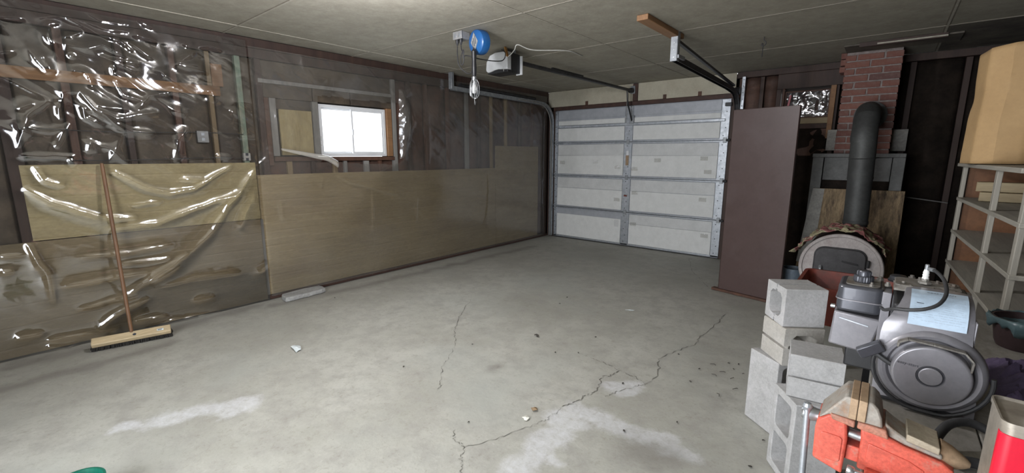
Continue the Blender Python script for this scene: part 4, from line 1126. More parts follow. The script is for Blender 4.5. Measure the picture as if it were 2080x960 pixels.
# ------------------------------------------------------------------ push broom leaning on the plastic
def build_broom():
    t = thing('push_broom', 'push broom with a brown wooden handle and pale wooden head, leaning on the plastic-covered wall', 'broom', (.32, .60, 0))
    dv = Vector((.095, .451, 0)).normalized(); nx = Vector((dv.y, -dv.x, 0))
    top = (nx * .50 + Vector((0, 0, .87))).normalized(); side = dv.cross(top)
    c = Vector((.318, .598, .062))
    m = Matrix((dv, side, top)).transposed()
    b = MB(); q = MB().box((-.23, -.034, -.018), (.23, .034, .018)); b.add([c + m @ Vector(p) for p in q.v], q.f)
    hd = b.obj('broom_head', M['broom_head'], t, .006)
    q = MB().lathe([(.011, .0175), (.011, .0186)], (0, 0, 0), (0, 0, 1), 14)
    MB().add([c + m @ (Vector(p) + Vector((.012, .004, 0))) for p in q.v], q.f).obj('handle_socket', M['ink'], hd)
    q = MB().box((.145, -.006, .018), (.185, .014, .0186)); MB().add([c + m @ Vector(p) for p in q.v], q.f).obj('sticker', M['paper'], hd)
    q = MB()
    for k in range(3): q.box((.150, -.002 + k * .004, .0186), (.18 - k * .004, .0005 + k * .004, .0189))
    MB().add([c + m @ Vector(p) for p in q.v], q.f).obj('sticker_print', M['ink'], hd)
    b = MB(); r_ = random.Random(4)
    for i in range(58):
        for j in range(5):
            p0 = c + m @ Vector((-.226 + .0079 * i, -.027 + .0135 * j, -.017))
            p1 = p0 + m @ Vector((r_.uniform(-.006, .006) + (i - 29) * .0003, (j - 2) * .004 + r_.uniform(-.004, .004), -.035))
            p1.z = max(p1.z - .012, .0015)
            b.cyl(p0, p1, .0052, .0066, 5)
    br = b.obj('bristles', M['bristle'], t); br['kind'] = 'stuff'
    MB().lathe([(.0115, 0), (.0125, .3), (.0125, 1.27), (.010, 1.295), (.0, 1.30)], (.302, .597, .068), Vector((.055, .617, 1.335)) - Vector((.302, .597, .068)), 16).obj('handle', M['broom_handle'], t, smooth=True)
build_broom()

# ------------------------------------------------------------------ things lying on the floor
def build_floor_things():
    r_ = random.Random(9)
    # rough stone slab against the wall
    outl = [(.045, 1.80), (.10, 1.775), (.215, 1.765), (.228, 1.83), (.215, 1.90), (.225, 1.98), (.205, 2.05), (.212, 2.12), (.19, 2.185), (.11, 2.195), (.04, 2.19), (.032, 2.0)]
    b = MB(); n = len(outl)
    vs = [(x, y, .001) for x, y in outl] + [(x + r_.uniform(-.004, .004), y + r_.uniform(-.006, .006), .022) for x, y in outl] + [(.128 + (x - .128) * .93, 1.98 + (y - 1.98) * .97, .043 + r_.uniform(-.003, .003)) for x, y in outl]
    fs = [tuple(range(n - 1, -1, -1)), tuple(range(2 * n, 3 * n))]
    for k in (0, 1): fs += [(k * n + i, k * n + (i + 1) % n, (k + 1) * n + (i + 1) % n, (k + 1) * n + i) for i in range(n)]
    tag(b.add(vs, fs).obj('stone_slab', M['stone'], None, .004), 'rough grey stone slab lying flat on the floor against the wall', 'stone')
    def scrap(name, lab, cat, mat, x, y, rad, n, h, seed, stretch=(1, 1), rot=0.0):
        q = random.Random(seed); pts = []
        for k in range(n):
            a = 2 * PI * k / n; rr = rad * q.uniform(.65, 1.2)
            px, py = rr * math.cos(a) * stretch[0], rr * math.sin(a) * stretch[1]
            pts.append((x + px * math.cos(rot) - py * math.sin(rot), y + px * math.sin(rot) + py * math.cos(rot)))
        zz = [q.uniform(0, h) for _ in pts]
        vs = [(px, py, .0015 + z) for (px, py), z in zip(pts, zz)] + [(x, y, .002 + h * 1.1)] + [(px, py, .0035 + z) for (px, py), z in zip(pts, zz)] + [(x, y, .004 + h * 1.2)]
        m = n + 1
        fs = [(i, n, (i + 1) % n) for i in range(n)] + [(m + i, m + (i + 1) % n, m + n) for i in range(n)] + [(i, (i + 1) % n, m + (i + 1) % n, m + i) for i in range(n)]
        return tag(MB().add(vs, fs).obj(name, mat), lab, cat)
    scrap('paper_scrap', 'crumpled pale blue-white paper scrap on the floor in front of the broom and slab', 'paper', M['paper'], 1.352, 1.345, .058, 11, .012, 3, (1.25, .55), R(-10))
    scrap('white_chip', 'bright white chip on the open floor, beside the brown leaf', 'chip', M['white_chip'], 3.192, 1.735, .019, 9, .006, 5)
    scrap('dry_leaf', 'dry brown leaf on the open floor, behind the bright white chip', 'leaf', M['leaf'], 3.175, 1.833, .020, 9, .010, 6, (1, .8))
    scrap('paper_scrap', 'thin flat white paper scrap far back on the floor, toward the brown door', 'paper', M['paper'], 2.869, 3.70, .030, 8, .004, 7, (1.6, .5), R(30))
    scrap('debris_crumb', 'dark curled crumb alone in the middle of the floor', 'debris', M['debris'], 2.570, 2.665, .020, 8, .016, 11, (1.2, .6))
    for k, (w, pts) in enumerate(SPECKS):
        x, y = pts[0]
        if abs(x - 2.57) < .01 or x < .3: continue
        o = scrap('debris_crumb', 'tiny dark crumb of debris scattered over the concrete floor', 'debris', M['debris'], x, y, .0065, 6, .005, 20 + k, (1.4, .7), k * .7)
        o['group'] = 'tiny crumbs scattered on the floor'
    # twigs beside the blocks
    for k, (x, y, a) in enumerate(((3.86, 2.98, .4), (3.93, 2.93, 1.2), (3.83, 2.90, -.3), (3.98, 2.80, .9), (3.78, 3.05, .1), (3.92, 2.66, 2.2))):
        d = Vector((math.cos(a), math.sin(a), 0)) * .018
        o = MB().tube([Vector((x, y, .004)) - d, Vector((x + .006, y + .004, .008)), Vector((x, y, .004)) + d], .0018, 5).obj('twig', M['debris'], None)
        tag(o, 'short dark twig on the floor left of the concrete blocks', 'twig', 'twigs left of the concrete blocks')
    # rim of a green plastic lid or seat at the picture's lower left corner
    t = thing('green_tub', 'dark green round plastic tub, only its rim showing at the bottom left corner', 'tub', (2.21, .09, 0))
    MB().lathe([(.070, .002), (.076, .05), (.083, .10), (.090, .11), (.090, .125), (.081, .125), (.077, .10), (.070, .05), (.062, .012), (.0, .010)], (2.21, .09, 0), (0, 0, 1), 40).obj('tub_body', M['green'], t, smooth=True)
build_floor_things()

# ------------------------------------------------------------------ concrete blocks
def half_block_mesh():
    h = .095; g = .0065; c = .060
    def side(pts): return pts
    e = .004; q = .022
    outer = [(-h, -h + e), (-h + e, -h), (-g, -h), (-g * .8, -h + .016), (g * .8, -h + .016), (g, -h), (h - e, -h), (h, -h + e), (h, 0), (h, h - e), (h - e, h), (g, h), (g * .8, h - .016), (-g * .8, h - .016), (-g, h), (-h + e, h), (-h, h - e), (-h, 0)]
    inner = [(-c, -c + q), (-c + q, -c), (-g * 1.6, -c), (-g, -c - .010), (g, -c - .010), (g * 1.6, -c), (c - q, -c), (c, -c + q), (c, 0), (c, c - q), (c - q, c), (g * 1.6, c), (g, c + .010), (-g, c + .010), (-g * 1.6, c), (-c + q, c), (-c, c - q), (-c, 0)]
    return MB().ring(outer, inner, 'yz', -.095, .095)
def full_block_mesh():
    # stands on end: cores run along local x, stacked in z
    h = .095
    b = MB()
    def loop(z0, z1): return rrect(-h + .032, z0, h - .032, z1, .022, 4)
    o = []
    for zc, (za, zb), (ia, ib) in ((0, (0, .195), (.032, .180)), (0, (.195, .39), (.210, .358))):
        inner = loop(ia, ib)
        n = len(inner); cx, cz = 0, (za + zb) / 2
        outer = []
        for q, (y, z) in enumerate(inner):
            sy = y / (h - .032); sz = (z - (ia + ib) / 2) / ((ib - ia) / 2)
            m = max(abs(sy), abs(sz), 1e-6); sy /= m; sz /= m
            if q % 5 == 2: sy = math.copysign(1, sy); sz = math.copysign(1, sz)
            outer.append((sy * h, (za + zb) / 2 + sz * (zb - za) / 2))
        b.ring(outer, inner, 'yz', -.095, .095)
    b.f = [f for f in b.f if not all(abs(b.v[i][2] - .195) < 1e-4 for i in f)]
    key = {}; mp = []; vs = []
    for v in b.v:
        k = tuple(round(q, 4) for q in v)
        if k not in key: key[k] = len(vs); vs.append(v)
        mp.append(key[k])
    b.v = vs; b.f = [tuple(mp[i] for i in f) for f in b.f]
    return b
def block(name, mesh, loc, rot, lab, mat, root_z):
    # the five stacked blocks
    o = mesh.obj(name, mat, None, .004, local=True)
    o.location = loc; o.rotation_euler = rot
    return tag(o, lab, 'concrete block', 'stacked concrete blocks')
fb = full_block_mesh
block('concrete_block', full_block_mesh(), (4.222, 2.560, .001), (0, 0, R(52 + 90)), 'grey concrete block standing on end on the floor, solid face out, under two half blocks', M['block'], 0)
block('concrete_block', half_block_mesh(), (4.266, 2.540, .392 + .095), (R(90), 0, R(39 + 90)), 'warm grey grooved half block in the middle of the taller stack', M['block_warm'], 0)
block('concrete_block', half_block_mesh(), (4.261, 2.559, .583 + .095), (0, 0, R(34.3)), 'pale half block with a square hollow facing left, topmost of the taller stack', M['block'], 0)
block('concrete_block', full_block_mesh(), (4.391, 2.176, .001), (0, 0, R(33.7)), 'concrete block on end showing two hollow cores, at the foot of the shorter stack', M['block'], 0)
block('concrete_block', half_block_mesh(), (4.398, 2.213, .392 + .095), (R(90), 0, R(8.1)), 'pale grooved half block on top of the shorter stack, behind the red vise', M['block'], 0)

# ------------------------------------------------------------------ brown door slab leaning in the corner
def build_slab():
    a = Vector((3.312, 4.863, 0)); d = Vector((.557, -.115, 0)).normalized(); n = Vector((-d.y, d.x, 0))
    t = thing('brown_door_slab', 'tall plain dark brown door slab standing upright between garage door and stove', 'door slab', (a.x + d.x * .28, a.y + d.y * .28, 0))
    m = Matrix((d, n, Vector((0, 0, 1)))).transposed()
    W, H = .585, 1.842
    q = MB().box((0, 0, .028), (W, .034, H)); MB().add([a + m @ Vector(p) for p in q.v], q.f).obj('slab', M['brown_door'], t, .004)
    q = MB().box((-.006, .002, .02), (-.0005, .036, H - .004)); MB().add([a + m @ Vector(p) for p in q.v], q.f).obj('edge_strip', M['stud_dark'], t, .001)
    q = MB().box((-.07, -.012, .001), (W + .02, .05, .027)); o = MB().add([a + m @ Vector(p) for p in q.v], q.f).obj('lumber_strip', M['stud_red'], None, .003)
    tag(o, 'brown wood strip on the floor under the tall brown door slab', 'lumber')
build_slab()

# ------------------------------------------------------------------ chimney: every brick its own piece
def build_chimney():
    t = thing('brick_chimney', 'narrow red brick chimney rising to the ceiling behind the stove pipe', 'chimney', (4.30, 6.1, 0))
    x0, x1, y0, y1 = 4.078, 4.527, 5.88, 6.29
    box('mortar_core', (x0 + .007, y0 + .007, .0), (x1 - .007, y1, 2.437), M['mortar'], t)
    meshes = {}
    def brick(c, dims):
        key = tuple(round(q, 3) for q in dims)
        k = rnd.randrange(3)
        if (key, k) not in meshes:
            r_ = random.Random(hash((key, k)) & 255)
            b = MB().box([-q / 2 for q in dims], [q / 2 for q in dims])
            b.v = [tuple(p + r_.uniform(-.003, .003) for p in v) for v in b.v]
            o = b.obj('brick', M['brick'], None, .004, local=True); meshes[(key, k)] = o
        else:
            o = meshes[(key, k)].copy(); COL.objects.link(o)
        o.parent = t
        o.location = Vector(c) + Vector((rnd.uniform(-.002, .002), rnd.uniform(-.005, .002), 0)) - Vector(t.location)
    H, J = .0545, .0130; z = 1.402; k = 0
    while z + H < 2.44:
        W = x1 - x0
        if k % 2 == 0: cuts = [0, .098, .098 + .218, W]
        else: cuts = [0, .212, W]
        for a, c in zip(cuts[:-1], cuts[1:]):
            L = c - a - (J if c < W else 0)
            brick((x0 + a + L / 2, y0 + .048, z + H / 2), (L, .098, H))
        for s, x in ((0, x0 + .05), (1, x1 - .05)):
            yy = y0 + .108
            for L in ((.10, .19) if k % 2 else (.19, .10)):
                brick((x, yy + L / 2, z + H / 2), (.102, L, H)); yy += L + J
        z += H + J; k += 1
    # a few bricks stepping out at the top left
    for q in range(3):
        brick((x0 - .018, y0 + .10, 2.27 + q * .0675), (.05, .19, .0565))
build_chimney()
def ceiling_opening():
    o = struct(MB().box((4.20, 5.47, 2.400), (4.80, 5.50, 2.4375)).obj('trim_1', M['stud_dark']))
    box('trim_strip', (4.33, 5.455, 2.405), (4.80, 5.469, 2.418), M['seam'], o, .002)
    box('soot_panel', (4.08, 5.51, 2.424), (4.90, 5.86, 2.4375), M['ceil_soot_unlit'], o, .001)
ceiling_opening()

# ------------------------------------------------------------------ hearth frame and board behind the stove
def build_hearth():
    t = thing('wooden_frame', 'grey painted wooden frame standing before the chimney foot', 'frame', (4.28, 5.78, 0))
    box('rail', (3.905, 5.765, 1.385), (4.66, 5.86, 1.424), M['grey_wood'], t, .004)
    for x in (3.91, 4.565):
        box('post', (x, 5.77, .0), (x + .095, 5.80, 1.384), M['grey_wood'], t, .004)
    box('back_panel', (4.01, 5.812, 1.14), (4.56, 5.83, 1.383), M['grey_wood'], t, .002)
    def fn(u, v):
        x = 4.01 + .55 * u; z = .9 + .25 * v
        return (x, 5.805 - .02 * abs(float(fbm(np.array(x * 6), np.array(z * 14), 7, 3))) - .01, z)
    MB().grid(fn, 12, 10).obj('dark_lining', M['batt_black'], t, smooth=True, solid=.004)
    t = thing('hearth_board', 'scorched tan board with a grey edge, upright behind the barrel stove', 'board', (4.29, 5.74, 0))
    MB().prism([(3.865, .10), (4.705, .10), (4.692, 1.065), (3.945, 1.062)], 'xz', 5.728, 5.748).obj('panel', M['hearth'], t, .003)
    MB().prism([(3.872, .25), (4.015, .25), (4.05, 1.060), (3.947, 1.060)], 'xz', 5.724, 5.7275).obj('grey_edge', M['hearth_grey'], t, .001)
build_hearth()

# ------------------------------------------------------------------ barrel stove
def build_stove():
    cx, cz, rr, yf, yb = 4.320, .462, .285, 4.60, 5.44
    t = thing('barrel_stove', 'rusty barrel wood stove lying on its side, round end with black door facing out', 'stove', (cx, 5.0, 0))
    MB().lathe([(rr - .006, .021), (rr, .024), (rr, .28), (rr + .008, .29), (rr, .30), (rr, .55), (rr + .008, .56), (rr, .57), (rr, .83), (rr - .004, .84)], (cx, yf, cz), (0, 1, 0), 56).obj('barrel', M['stove_rim'], t, smooth=True)
    MB().lathe([(.0, .010), (rr - .03, .010), (rr - .018, .008), (rr - .014, -.006), (rr + .004, -.010), (rr + .010, .0), (rr + .006, .014), (rr - .005, .018)], (cx, yf, cz), (0, 1, 0), 64).obj('end_plate', M['stove_grey'], t, smooth=True)
    d = MB().prism(rrect(4.136, .20, 4.490, .632, .07, 6), 'xz', yf - .022, yf + .012).obj('door', M['cast'], t, .006, smooth=True)
    MB().prism(rrect(4.130, .194, 4.496, .638, .075, 6), 'xz', yf - .006, yf + .014).obj('door_frame', M['dark_steel'], t, .003, smooth=True)
    MB().tube([(4.188, yf - .03, .47), (4.190, yf - .055, .455), (4.19, yf - .058, .36), (4.188, yf - .03, .34)], .012, 10).obj('handle', M['galv_dull'], d, smooth=True)
    for z in (.28, .53):
        MB().cyl((4.505, yf - .024, z - .03), (4.505, yf - .024, z + .03), .012, n=10).obj('hinge', M['dark_steel'], d)
    MB().cyl((4.44, yf - .03, .515), (4.33, yf - .03, .53), .006, n=8).obj('latch_bar', M['dark_steel'], d)
    for y in (yf + .12, yb - .12):
        for s in (-1, 1):
            MB().beam((cx + s * .17, y, .235), (cx + s * .24, y, .0), .05, .012, up=(0, 1, 0)).obj('leg', M['dark_steel'], t, .002)
        box('leg_brace', (cx - .2, y - .02, .155), (cx + .2, y + .02, .175), M['dark_steel'], t)
    # stove pipe with elbow into the chimney
    p = thing('stove_pipe', 'black sheet metal stove pipe rising from the barrel and elbowing into the chimney', 'stove pipe', (4.36, 5.2, .74))
    xb, xt = 4.363, 4.338
    b = [(.093, 0), (.093, .02), (.098, .022), (.098, .05), (.094, .052), (.094, .46)]
    MB().lathe(b, (xb, 5.2, .758), (xt - xb, 0, 1), 32).obj('lower_pipe', M['pipe'], p, smooth=True)
    MB().lathe([(.098, 0), (.099, .01), (.098, .022)], (xb - .011, 5.2, 1.19), (xt - xb, 0, 1), 32).obj('joint_band', M['pipe'], p, smooth=True)
    MB().lathe([(.0965, 0), (.0965, .17), (.101, .175), (.0965, .18), (.0965, .34)], (xb - .012, 5.2, 1.20), (xt - xb, 0, 1), 32).obj('upper_pipe', M['pipe'], p, smooth=True)
    pts = [(xt, 5.2, 1.52)] + [(xt, 5.2 + .24 * (1 - math.cos(R(a))), 1.56 + .24 * math.sin(R(a))) for a in (0, 22, 44, 66, 90)] + [(xt, 5.86, 1.80)]
    MB().tube(pts, [.096, .100, .096, .100, .096, .098, .096], 28).obj('elbow', M['pipe'], p, smooth=True, angle=20)
    MB().lathe([(.10, 0), (.135, .0), (.135, .006), (.10, .006)], (xt, 5.855, 1.80), (0, 1, 0), 32).obj('flue_collar', M['pipe'], p)
    # blanket draped over the barrel
    def fn(u, v):
        th = R(166 - 142 * u); y = 4.622 + .40 * v + .06 * math.sin(u * 7)
        n = float(fbm(np.array(u * 9.0), np.array(v * 4.0), 13, 4)); n2 = abs(float(fbm(np.array(u * 15.0), np.array(v * 9.0), 3, 3)))
        r = rr + .014 + abs(n) * .11 + n2 * .08 + .03 * math.exp(-(u / .10) ** 2) + .012 * math.sin(u * PI)
        return (cx + r * math.cos(th), y + n * .05, cz + r * math.sin(th))
    tag(MB().grid(fn, 64, 22).obj('striped_blanket', M['blanket'], None, smooth=True, solid=.006), 'rumpled striped blanket in faded red and green draped over the barrel stove', 'blanket')
build_stove()

# bin beside the stove and the red steel tub in front of it
t = thing('grey_bin', 'small blue-grey bin in the dark beside the brown door slab', 'bin', (3.935, 5.06, 0))
MB().lathe([(.075, .002), (.095, .30), (.102, .302), (.102, .315), (.09, .315), (.07, .012), (.0, .01)], (3.935, 5.06, 0), (0, 0, 1), 24).obj('bin_body', M['soft_blue'], t, smooth=True)
MB().tube([(3.935 + .102 * math.cos(a / 12 * PI), 5.05, .30 - .06 * math.sin(a / 12 * PI)) for a in range(13)], .005, 6).obj('bail_handle', M['galv_dull'], t, smooth=True)
def build_red_tub():
    t = thing('red_steel_tray', 'rusty red steel tray on dark legs between the blocks and the stove', 'tray', (4.42, 3.25, 0))
    o1 = rrect(4.20, 3.02, 4.68, 3.52, .05, 4); i1 = rrect(4.212, 3.032, 4.668, 3.508, .045, 4)
    def loop(sc, pts, z): return [(4.44 + (x - 4.44) * sc, 3.27 + (y - 3.27) * sc, z) for x, y in pts]
    n = len(o1)
    L = [loop(.84, o1, .43), loop(1.0, o1, .62), loop(1.03, o1, .645), loop(1.03, o1, .66), loop(1.0, i1, .66), loop(.97, i1, .63), loop(.83, i1, .445)]
    vs = [p for l in L for p in l]
    fs = [tuple(range(n - 1, -1, -1)), tuple((len(L) - 1) * n + i for i in range(n))]
    for k in range(len(L) - 1): fs += [(k * n + i, k * n + (i + 1) % n, (k + 1) * n + (i + 1) % n, (k + 1) * n + i) for i in range(n)]
    MB().add(vs, fs).obj('tray_body', M['rust_red'], t, smooth=True)
    for x in (4.30, 4.58):
        for y in (3.12, 3.42): box('leg', (x - .015, y - .015, .0), (x + .015, y + .015, .432), M['black'], t)
build_red_tub()

# ------------------------------------------------------------------ workbench
def build_bench():
    t = thing('workbench', 'dusty low wooden workbench carrying the engine and vise at lower right', 'workbench', (5.0, 1.9, 0))
    for k, (a, c) in enumerate(((4.575, 4.80), (4.803, 5.03), (5.033, 5.26), (5.263, 5.47))):
        box('plank', (a, .55, .660), (c, 2.74, .699 + rnd.uniform(-.001, .001)), M['bench'], t, .003)
    for x in (4.63, 5.41):
        for y in (.62, 2.66):
            box('leg', (x - .04, y - .04, .0), (x + .04, y + .04, .60), M['stud_dark'], t, .003)
    for y in (.62, 2.66): box('apron', (4.60, y - .02, .602), (5.45, y + .02, .658), M['stud_dark'], t, .003)
    for x in (4.62, 5.43): box('apron', (x - .02, .66, .602), (x + .02, 2.62, .658), M['stud_dark'], t, .003)
build_bench()

# ------------------------------------------------------------------ bookshelf of rough grey lumber
SHELF_Z = [1.355, 1.125, .900, .685, .465, .245, .06]
def build_shelf():
    a = Vector((4.935, 4.32, 0)); d = Vector((.042, -.999, 0)).normalized(); n = Vector((-d.y, d.x, 0))
    t = thing('lumber_shelf', 'rough grey lumber shelving unit along the right wall behind the engine', 'shelf', (a.x + .15, a.y - .75, 0))
    m = Matrix((d, n, Vector((0, 0, 1)))).transposed()
    def put(lo, hi, nm, mt, bev=.003):
        q = MB().box(lo, hi); return MB().add([a + m @ Vector(p) for p in q.v], q.f).obj(nm, mt, t, bev)
    L, Dp = 1.49, .34
    for s in (0, .94, L):
        put((s - .022, -.002, .0), (s + .022, .020, 1.332), 'post', M['shelf_post'])
        put((s - .022, Dp - .03, .0), (s + .022, Dp, 1.332), 'post', M['shelf_post'])
    for k, z in enumerate(SHELF_Z):
        put((-.03, -.006 if k else -.03, z - .022), (L + .03, Dp + .004, z), 'shelf_board', M['shelf_wood'])
    put((-.026, .032, .07), (-.0225, Dp - .032, 1.330), 'end_panel', M['hardboard'], 0)
    put((-.02, Dp + .006, .07), (L, Dp + .012, 1.330), 'back_panel', M['hardboard'], 0)
    # offcuts on the upper shelf
    for (x0, y0, x1, y1, z, h, lab) in ((5.00, 4.02, 5.22, 3.98, 1.128, .055, 'pale lumber offcut lying on the upper shelf, under another offcut'), (4.985, 4.05, 5.22, 4.0, 1.186, .058, 'pale lumber offcut lying on top of another on the upper shelf')):
        tag(MB().beam((x0, y0, z + h / 2), (x1, y1, z + h / 2), .09, h).obj('lumber_offcut', M['lumber_pale'], None, .003), lab, 'lumber', 'lumber offcuts on the shelf')
    # big curled sheet of kraft paper standing on top
    def fn(u, v):
        # plan: a lazy curve from the free left edge round toward the wall
        P = [(4.905, 4.02), (4.873, 3.86), (4.905, 3.72), (4.985, 3.66), (5.085, 3.66), (5.20, 3.70), (5.32, 3.80)]
        f = u * (len(P) - 1); i = min(int(f), len(P) - 2); w = f - i; w = w * w * (3 - 2 * w) * .5 + w * .5
        x = P[i][0] * (1 - w) + P[i + 1][0] * w; y = P[i][1] * (1 - w) + P[i + 1][1] * w
        near = math.exp(-u * 5)
        x += near * (.016 * math.exp(-((v - .58) / .10) ** 2) + .012 * min(1, max(0, (v - .5) * 6)))
        nn = float(fbm(np.array(u * 4.0), np.array(v * 3.0), 5, 3)) * .018
        return (x + nn, y + nn, 1.360 + (.60 + .03 * math.sin(u * 2.8)) * v + .02 * u * v)
    tag(MB().grid(fn, 44, 26).obj('kraft_sheet', M['kraft'], None, smooth=True, solid=.002), 'large curled sheet of brown kraft paper standing on top of the lumber shelf', 'paper')
build_shelf()

# ------------------------------------------------------------------ engine on the bench
def build_engine():
    t = thing('small_engine', 'grey lawn-tool gasoline engine with pull starter and pale label, on the workbench', 'engine', (4.67, 1.72, .70))
    E, ED, DU = M['engine'], M['engine_dark'], M['engine_dusty']
    # block and base
    box('engine_block', (4.60, 1.665, .715), (4.745, 1.87, .985), M['dark_steel'], t, .008)
    box('base_plate', (4.60, 1.63, .7005), (4.76, 1.87, .715), M['dark_steel'], t, .003)
    def grime(u, v):
        x = 4.598 + .165 * u; y = 1.752 + .125 * v; e = min(u, 1 - u, v, 1 - v)
        return (x, y, 1.004 + min(1, e * 9) * (.010 + .022 * float(fbm(np.array(x * 60), np.array(y * 60), 4, 3))))
    MB().grid(grime, 26, 26).obj('dusty_cylinder_head', DU, t, smooth=True, solid=.003)
    # blower shroud with rolled top edge
    prof = [(1.655, .712), (1.617, .717), (1.612, .80), (1.612, .912), (1.615, .940), (1.622, .962), (1.634, .981), (1.650, .996), (1.670, 1.007), (1.695, 1.014), (1.76, 1.021), (1.76, 1.015), (1.696, 1.008), (1.660, .995), (1.630, .966), (1.655, .90)]
    b = MB(); n = len(prof); xs = []
    def xl(z): return 4.626 - .046 * min(1, max(0, (1.018 - z) / .085))
    def xr(z): return 4.766 + .030 * min(1, max(0, (.92 - z) / .14))
    vs = []
    for k in range(9):
        w = k / 8
        for y, z in prof: vs.append((xl(z) * (1 - w) + xr(z) * w, y + .006 * (abs(2 * w - 1) ** 6), z - .006 * (abs(2 * w - 1) ** 6)))
    fs = [tuple(range(n)), tuple(8 * n + i for i in range(n - 1, -1, -1))]
    for k in range(8): fs += [(k * n + i, k * n + (i + 1) % n, (k + 1) * n + (i + 1) % n, (k + 1) * n + i) for i in range(n)]
    sh = b.add(vs, fs).obj('blower_shroud', E, t, smooth=True, angle=50)
    box('shroud_side', (4.7665, 1.625, .72), (4.771, 1.75, .975), E, t, .002)
    # label rolled over the top edge: u across, s down the profile
    path = [(1.755, 1.0205), (1.695, 1.0142), (1.670, 1.0072), (1.650, .9962), (1.634, .9812), (1.622, .9622), (1.6155, .945)]
    seg = [0]
    for p, q in zip(path[:-1], path[1:]): seg.append(seg[-1] + math.hypot(q[0] - p[0], q[1] - p[1]))
    def onlab(u, s, lift):
        y = float(np.interp(s, seg, [p[0] for p in path])); z = float(np.interp(s, seg, [p[1] for p in path]))
        i = min(max(int(np.searchsorted(seg, s)), 1), len(path) - 1)
        dy, dz = path[i][0] - path[i - 1][0], path[i][1] - path[i - 1][1]; q = math.hypot(dy, dz)
        ny, nz = dz / q, -dy / q
        return (u, y + ny * lift, z + nz * lift)
    x0, x1 = 4.637, 4.755; S = seg[-1]
    lb = MB().grid(lambda u, v: onlab(x0 + (x1 - x0) * u - .004 * v, S * .12 + S * .88 * v, .0012), 10, 24).obj('label', M['label'], sh, smooth=True)
    vs, fs = text_mesh('CRAFTSMAN', .0105)
    MB().add([onlab((x0 + x1) / 2 + .004 + v.x, S * .235 - v.y, .0018) for v in vs], fs).obj('label_title', M['ink'], sh)
    r_ = random.Random(3); b = MB()
    for k in range(17):
        s = S * (.30 + .038 * k); x = x0 + .006
        bold = k in (5,)
        while x < x1 - .010:
            w = r_.uniform(.003, .014)
            if r_.random() < .82: b.add([onlab(xx, ss, .0017) for xx, ss in ((x, s), (min(x + w, x1 - .008), s), (min(x + w, x1 - .008), s + .0007), (x, s + .0007))], [(0, 1, 2, 3)])
            x += w + .0018
    b.obj('label_print', M['ink_faint'], sh)['kind'] = 'stuff'
    MB().add([onlab(xx, ss, .0018) for xx, ss in ((x0 + .010, S * .60), (x0 + .026, S * .605), (x0 + .026, S * .618), (x0 + .012, S * .618))], [(0, 1, 2, 3)]).obj('label_mark', M['ink'], sh)
    # recoil starter housing
    c = Vector((4.694, 1.655, .822))
    MB().lathe([(.106, -.02), (.114, .0), (.1165, .024), (.1145, .038), (.109, .048), (.101, .053), (.093, .051), (.088, .045), (.085, .038), (.083, .034), (.0, .034)], c, (0, -1, 0), 64).obj('recoil_housing', E, t, smooth=True)
    MB().lathe([(.0825, .028), (.0825, .074), (.0815, .0785), (.079, .0815), (.076, .0825), (.075, .0826), (.031, .0838), (.030, .0838), (.0275, .079), (.0255, .079), (.0238, .0850), (.0225, .0856), (.0215, .0857), (.0, .0857)], c, (0, -1, 0), 64).obj('recoil_cover', E, t, smooth=True)
    MB().lathe([(.0275, .0815), (.0275, .0825), (.0255, .0825), (.0255, .0815)], c, (0, -1, 0), 40).obj('hub_groove', ED, t)
    vs, fs = text_mesh('easy-start', .0115)
    ca, sa = math.cos(R(-3)), math.sin(R(-3))
    MB().add([(4.694 - .048 + v.x * ca - v.y * sa, 1.655 - .0846, .845 + v.x * sa + v.y * ca) for v in vs], fs).obj('embossed_lettering', ED, t)
    # light grey strap across the top of the starter
    st = [(4.620, .886), (4.622, .899), (4.640, .911), (4.690, .9085), (4.752, .9025), (4.770, .882), (4.768, .855)]
    b = MB()
    for p, q in zip(st[:-1], st[1:]): b.beam((p[0], 1.585, p[1]), (q[0], 1.585, q[1]), .022, .0045, up=(0, 0, 1) if abs(q[0] - p[0]) > .012 else (1, 0, 0))
    b.obj('guard_strap', DU, t, .001)
    # starter grip and rope
    MB().obox((4.563, 1.60, .853), (.062, .026, .030), (0, R(-36), R(6))).obj('starter_grip', ED, t, .003)
    MB().tube([(4.575, 1.60, .845), (4.60, 1.592, .832), (4.622, 1.59, .822)], .007).obj('starter_rope', M['rubber'], t, smooth=True)
    # tank, lip, caps
    tx0, tx1, ty0, ty1 = 4.460, 4.580, 1.795, 1.955
    def slab(x0, y0, x1, y1, r, z0, z1, name, mt, bev):
        return MB().prism(rrect(x0, y0, x1, y1, r, 5), 'xy', z0, z1).obj(name, mt, t, bev, smooth=True)
    tk = slab(tx0, ty0, tx1, ty1, .022, .898, .985, 'fuel_tank', ED, .008)
    slab(tx0 - .004, ty0 - .004, tx1 + .004, ty1 + .004, .024, .935, .939, 'tank_seam', E, .001)
    slab(tx0 + .018, ty0 + .018, tx1 - .012, ty1 - .014, .02, .985, .9875, 'dusty_top', DU, .001)
    cc = (4.522, 1.872, .987)
    cap = MB(); nn = 48; pr_ = []
    for r, h in ((.024, 0), (.027, .004), (.027, .020), (.024, .023)):
        pr_.append((r, h))
    cap.lathe(pr_, cc, (0, 0, 1), nn)
    cap.v = [(cc[0] + (p[0] - cc[0]) * (1 + (.03 if i % 2 else -.02)), cc[1] + (p[1] - cc[1]) * (1 + (.03 if i % 2 else -.02)), p[2]) for i, p in enumerate(cap.v)]
    fc = cap.obj('fuel_cap', ED, t)
    MB().lathe([(.019, .022), (.0185, .036), (.016, .040), (.0, .041)], cc, (0, 0, 1), 32).obj('cap_top', ED, fc, smooth=True)
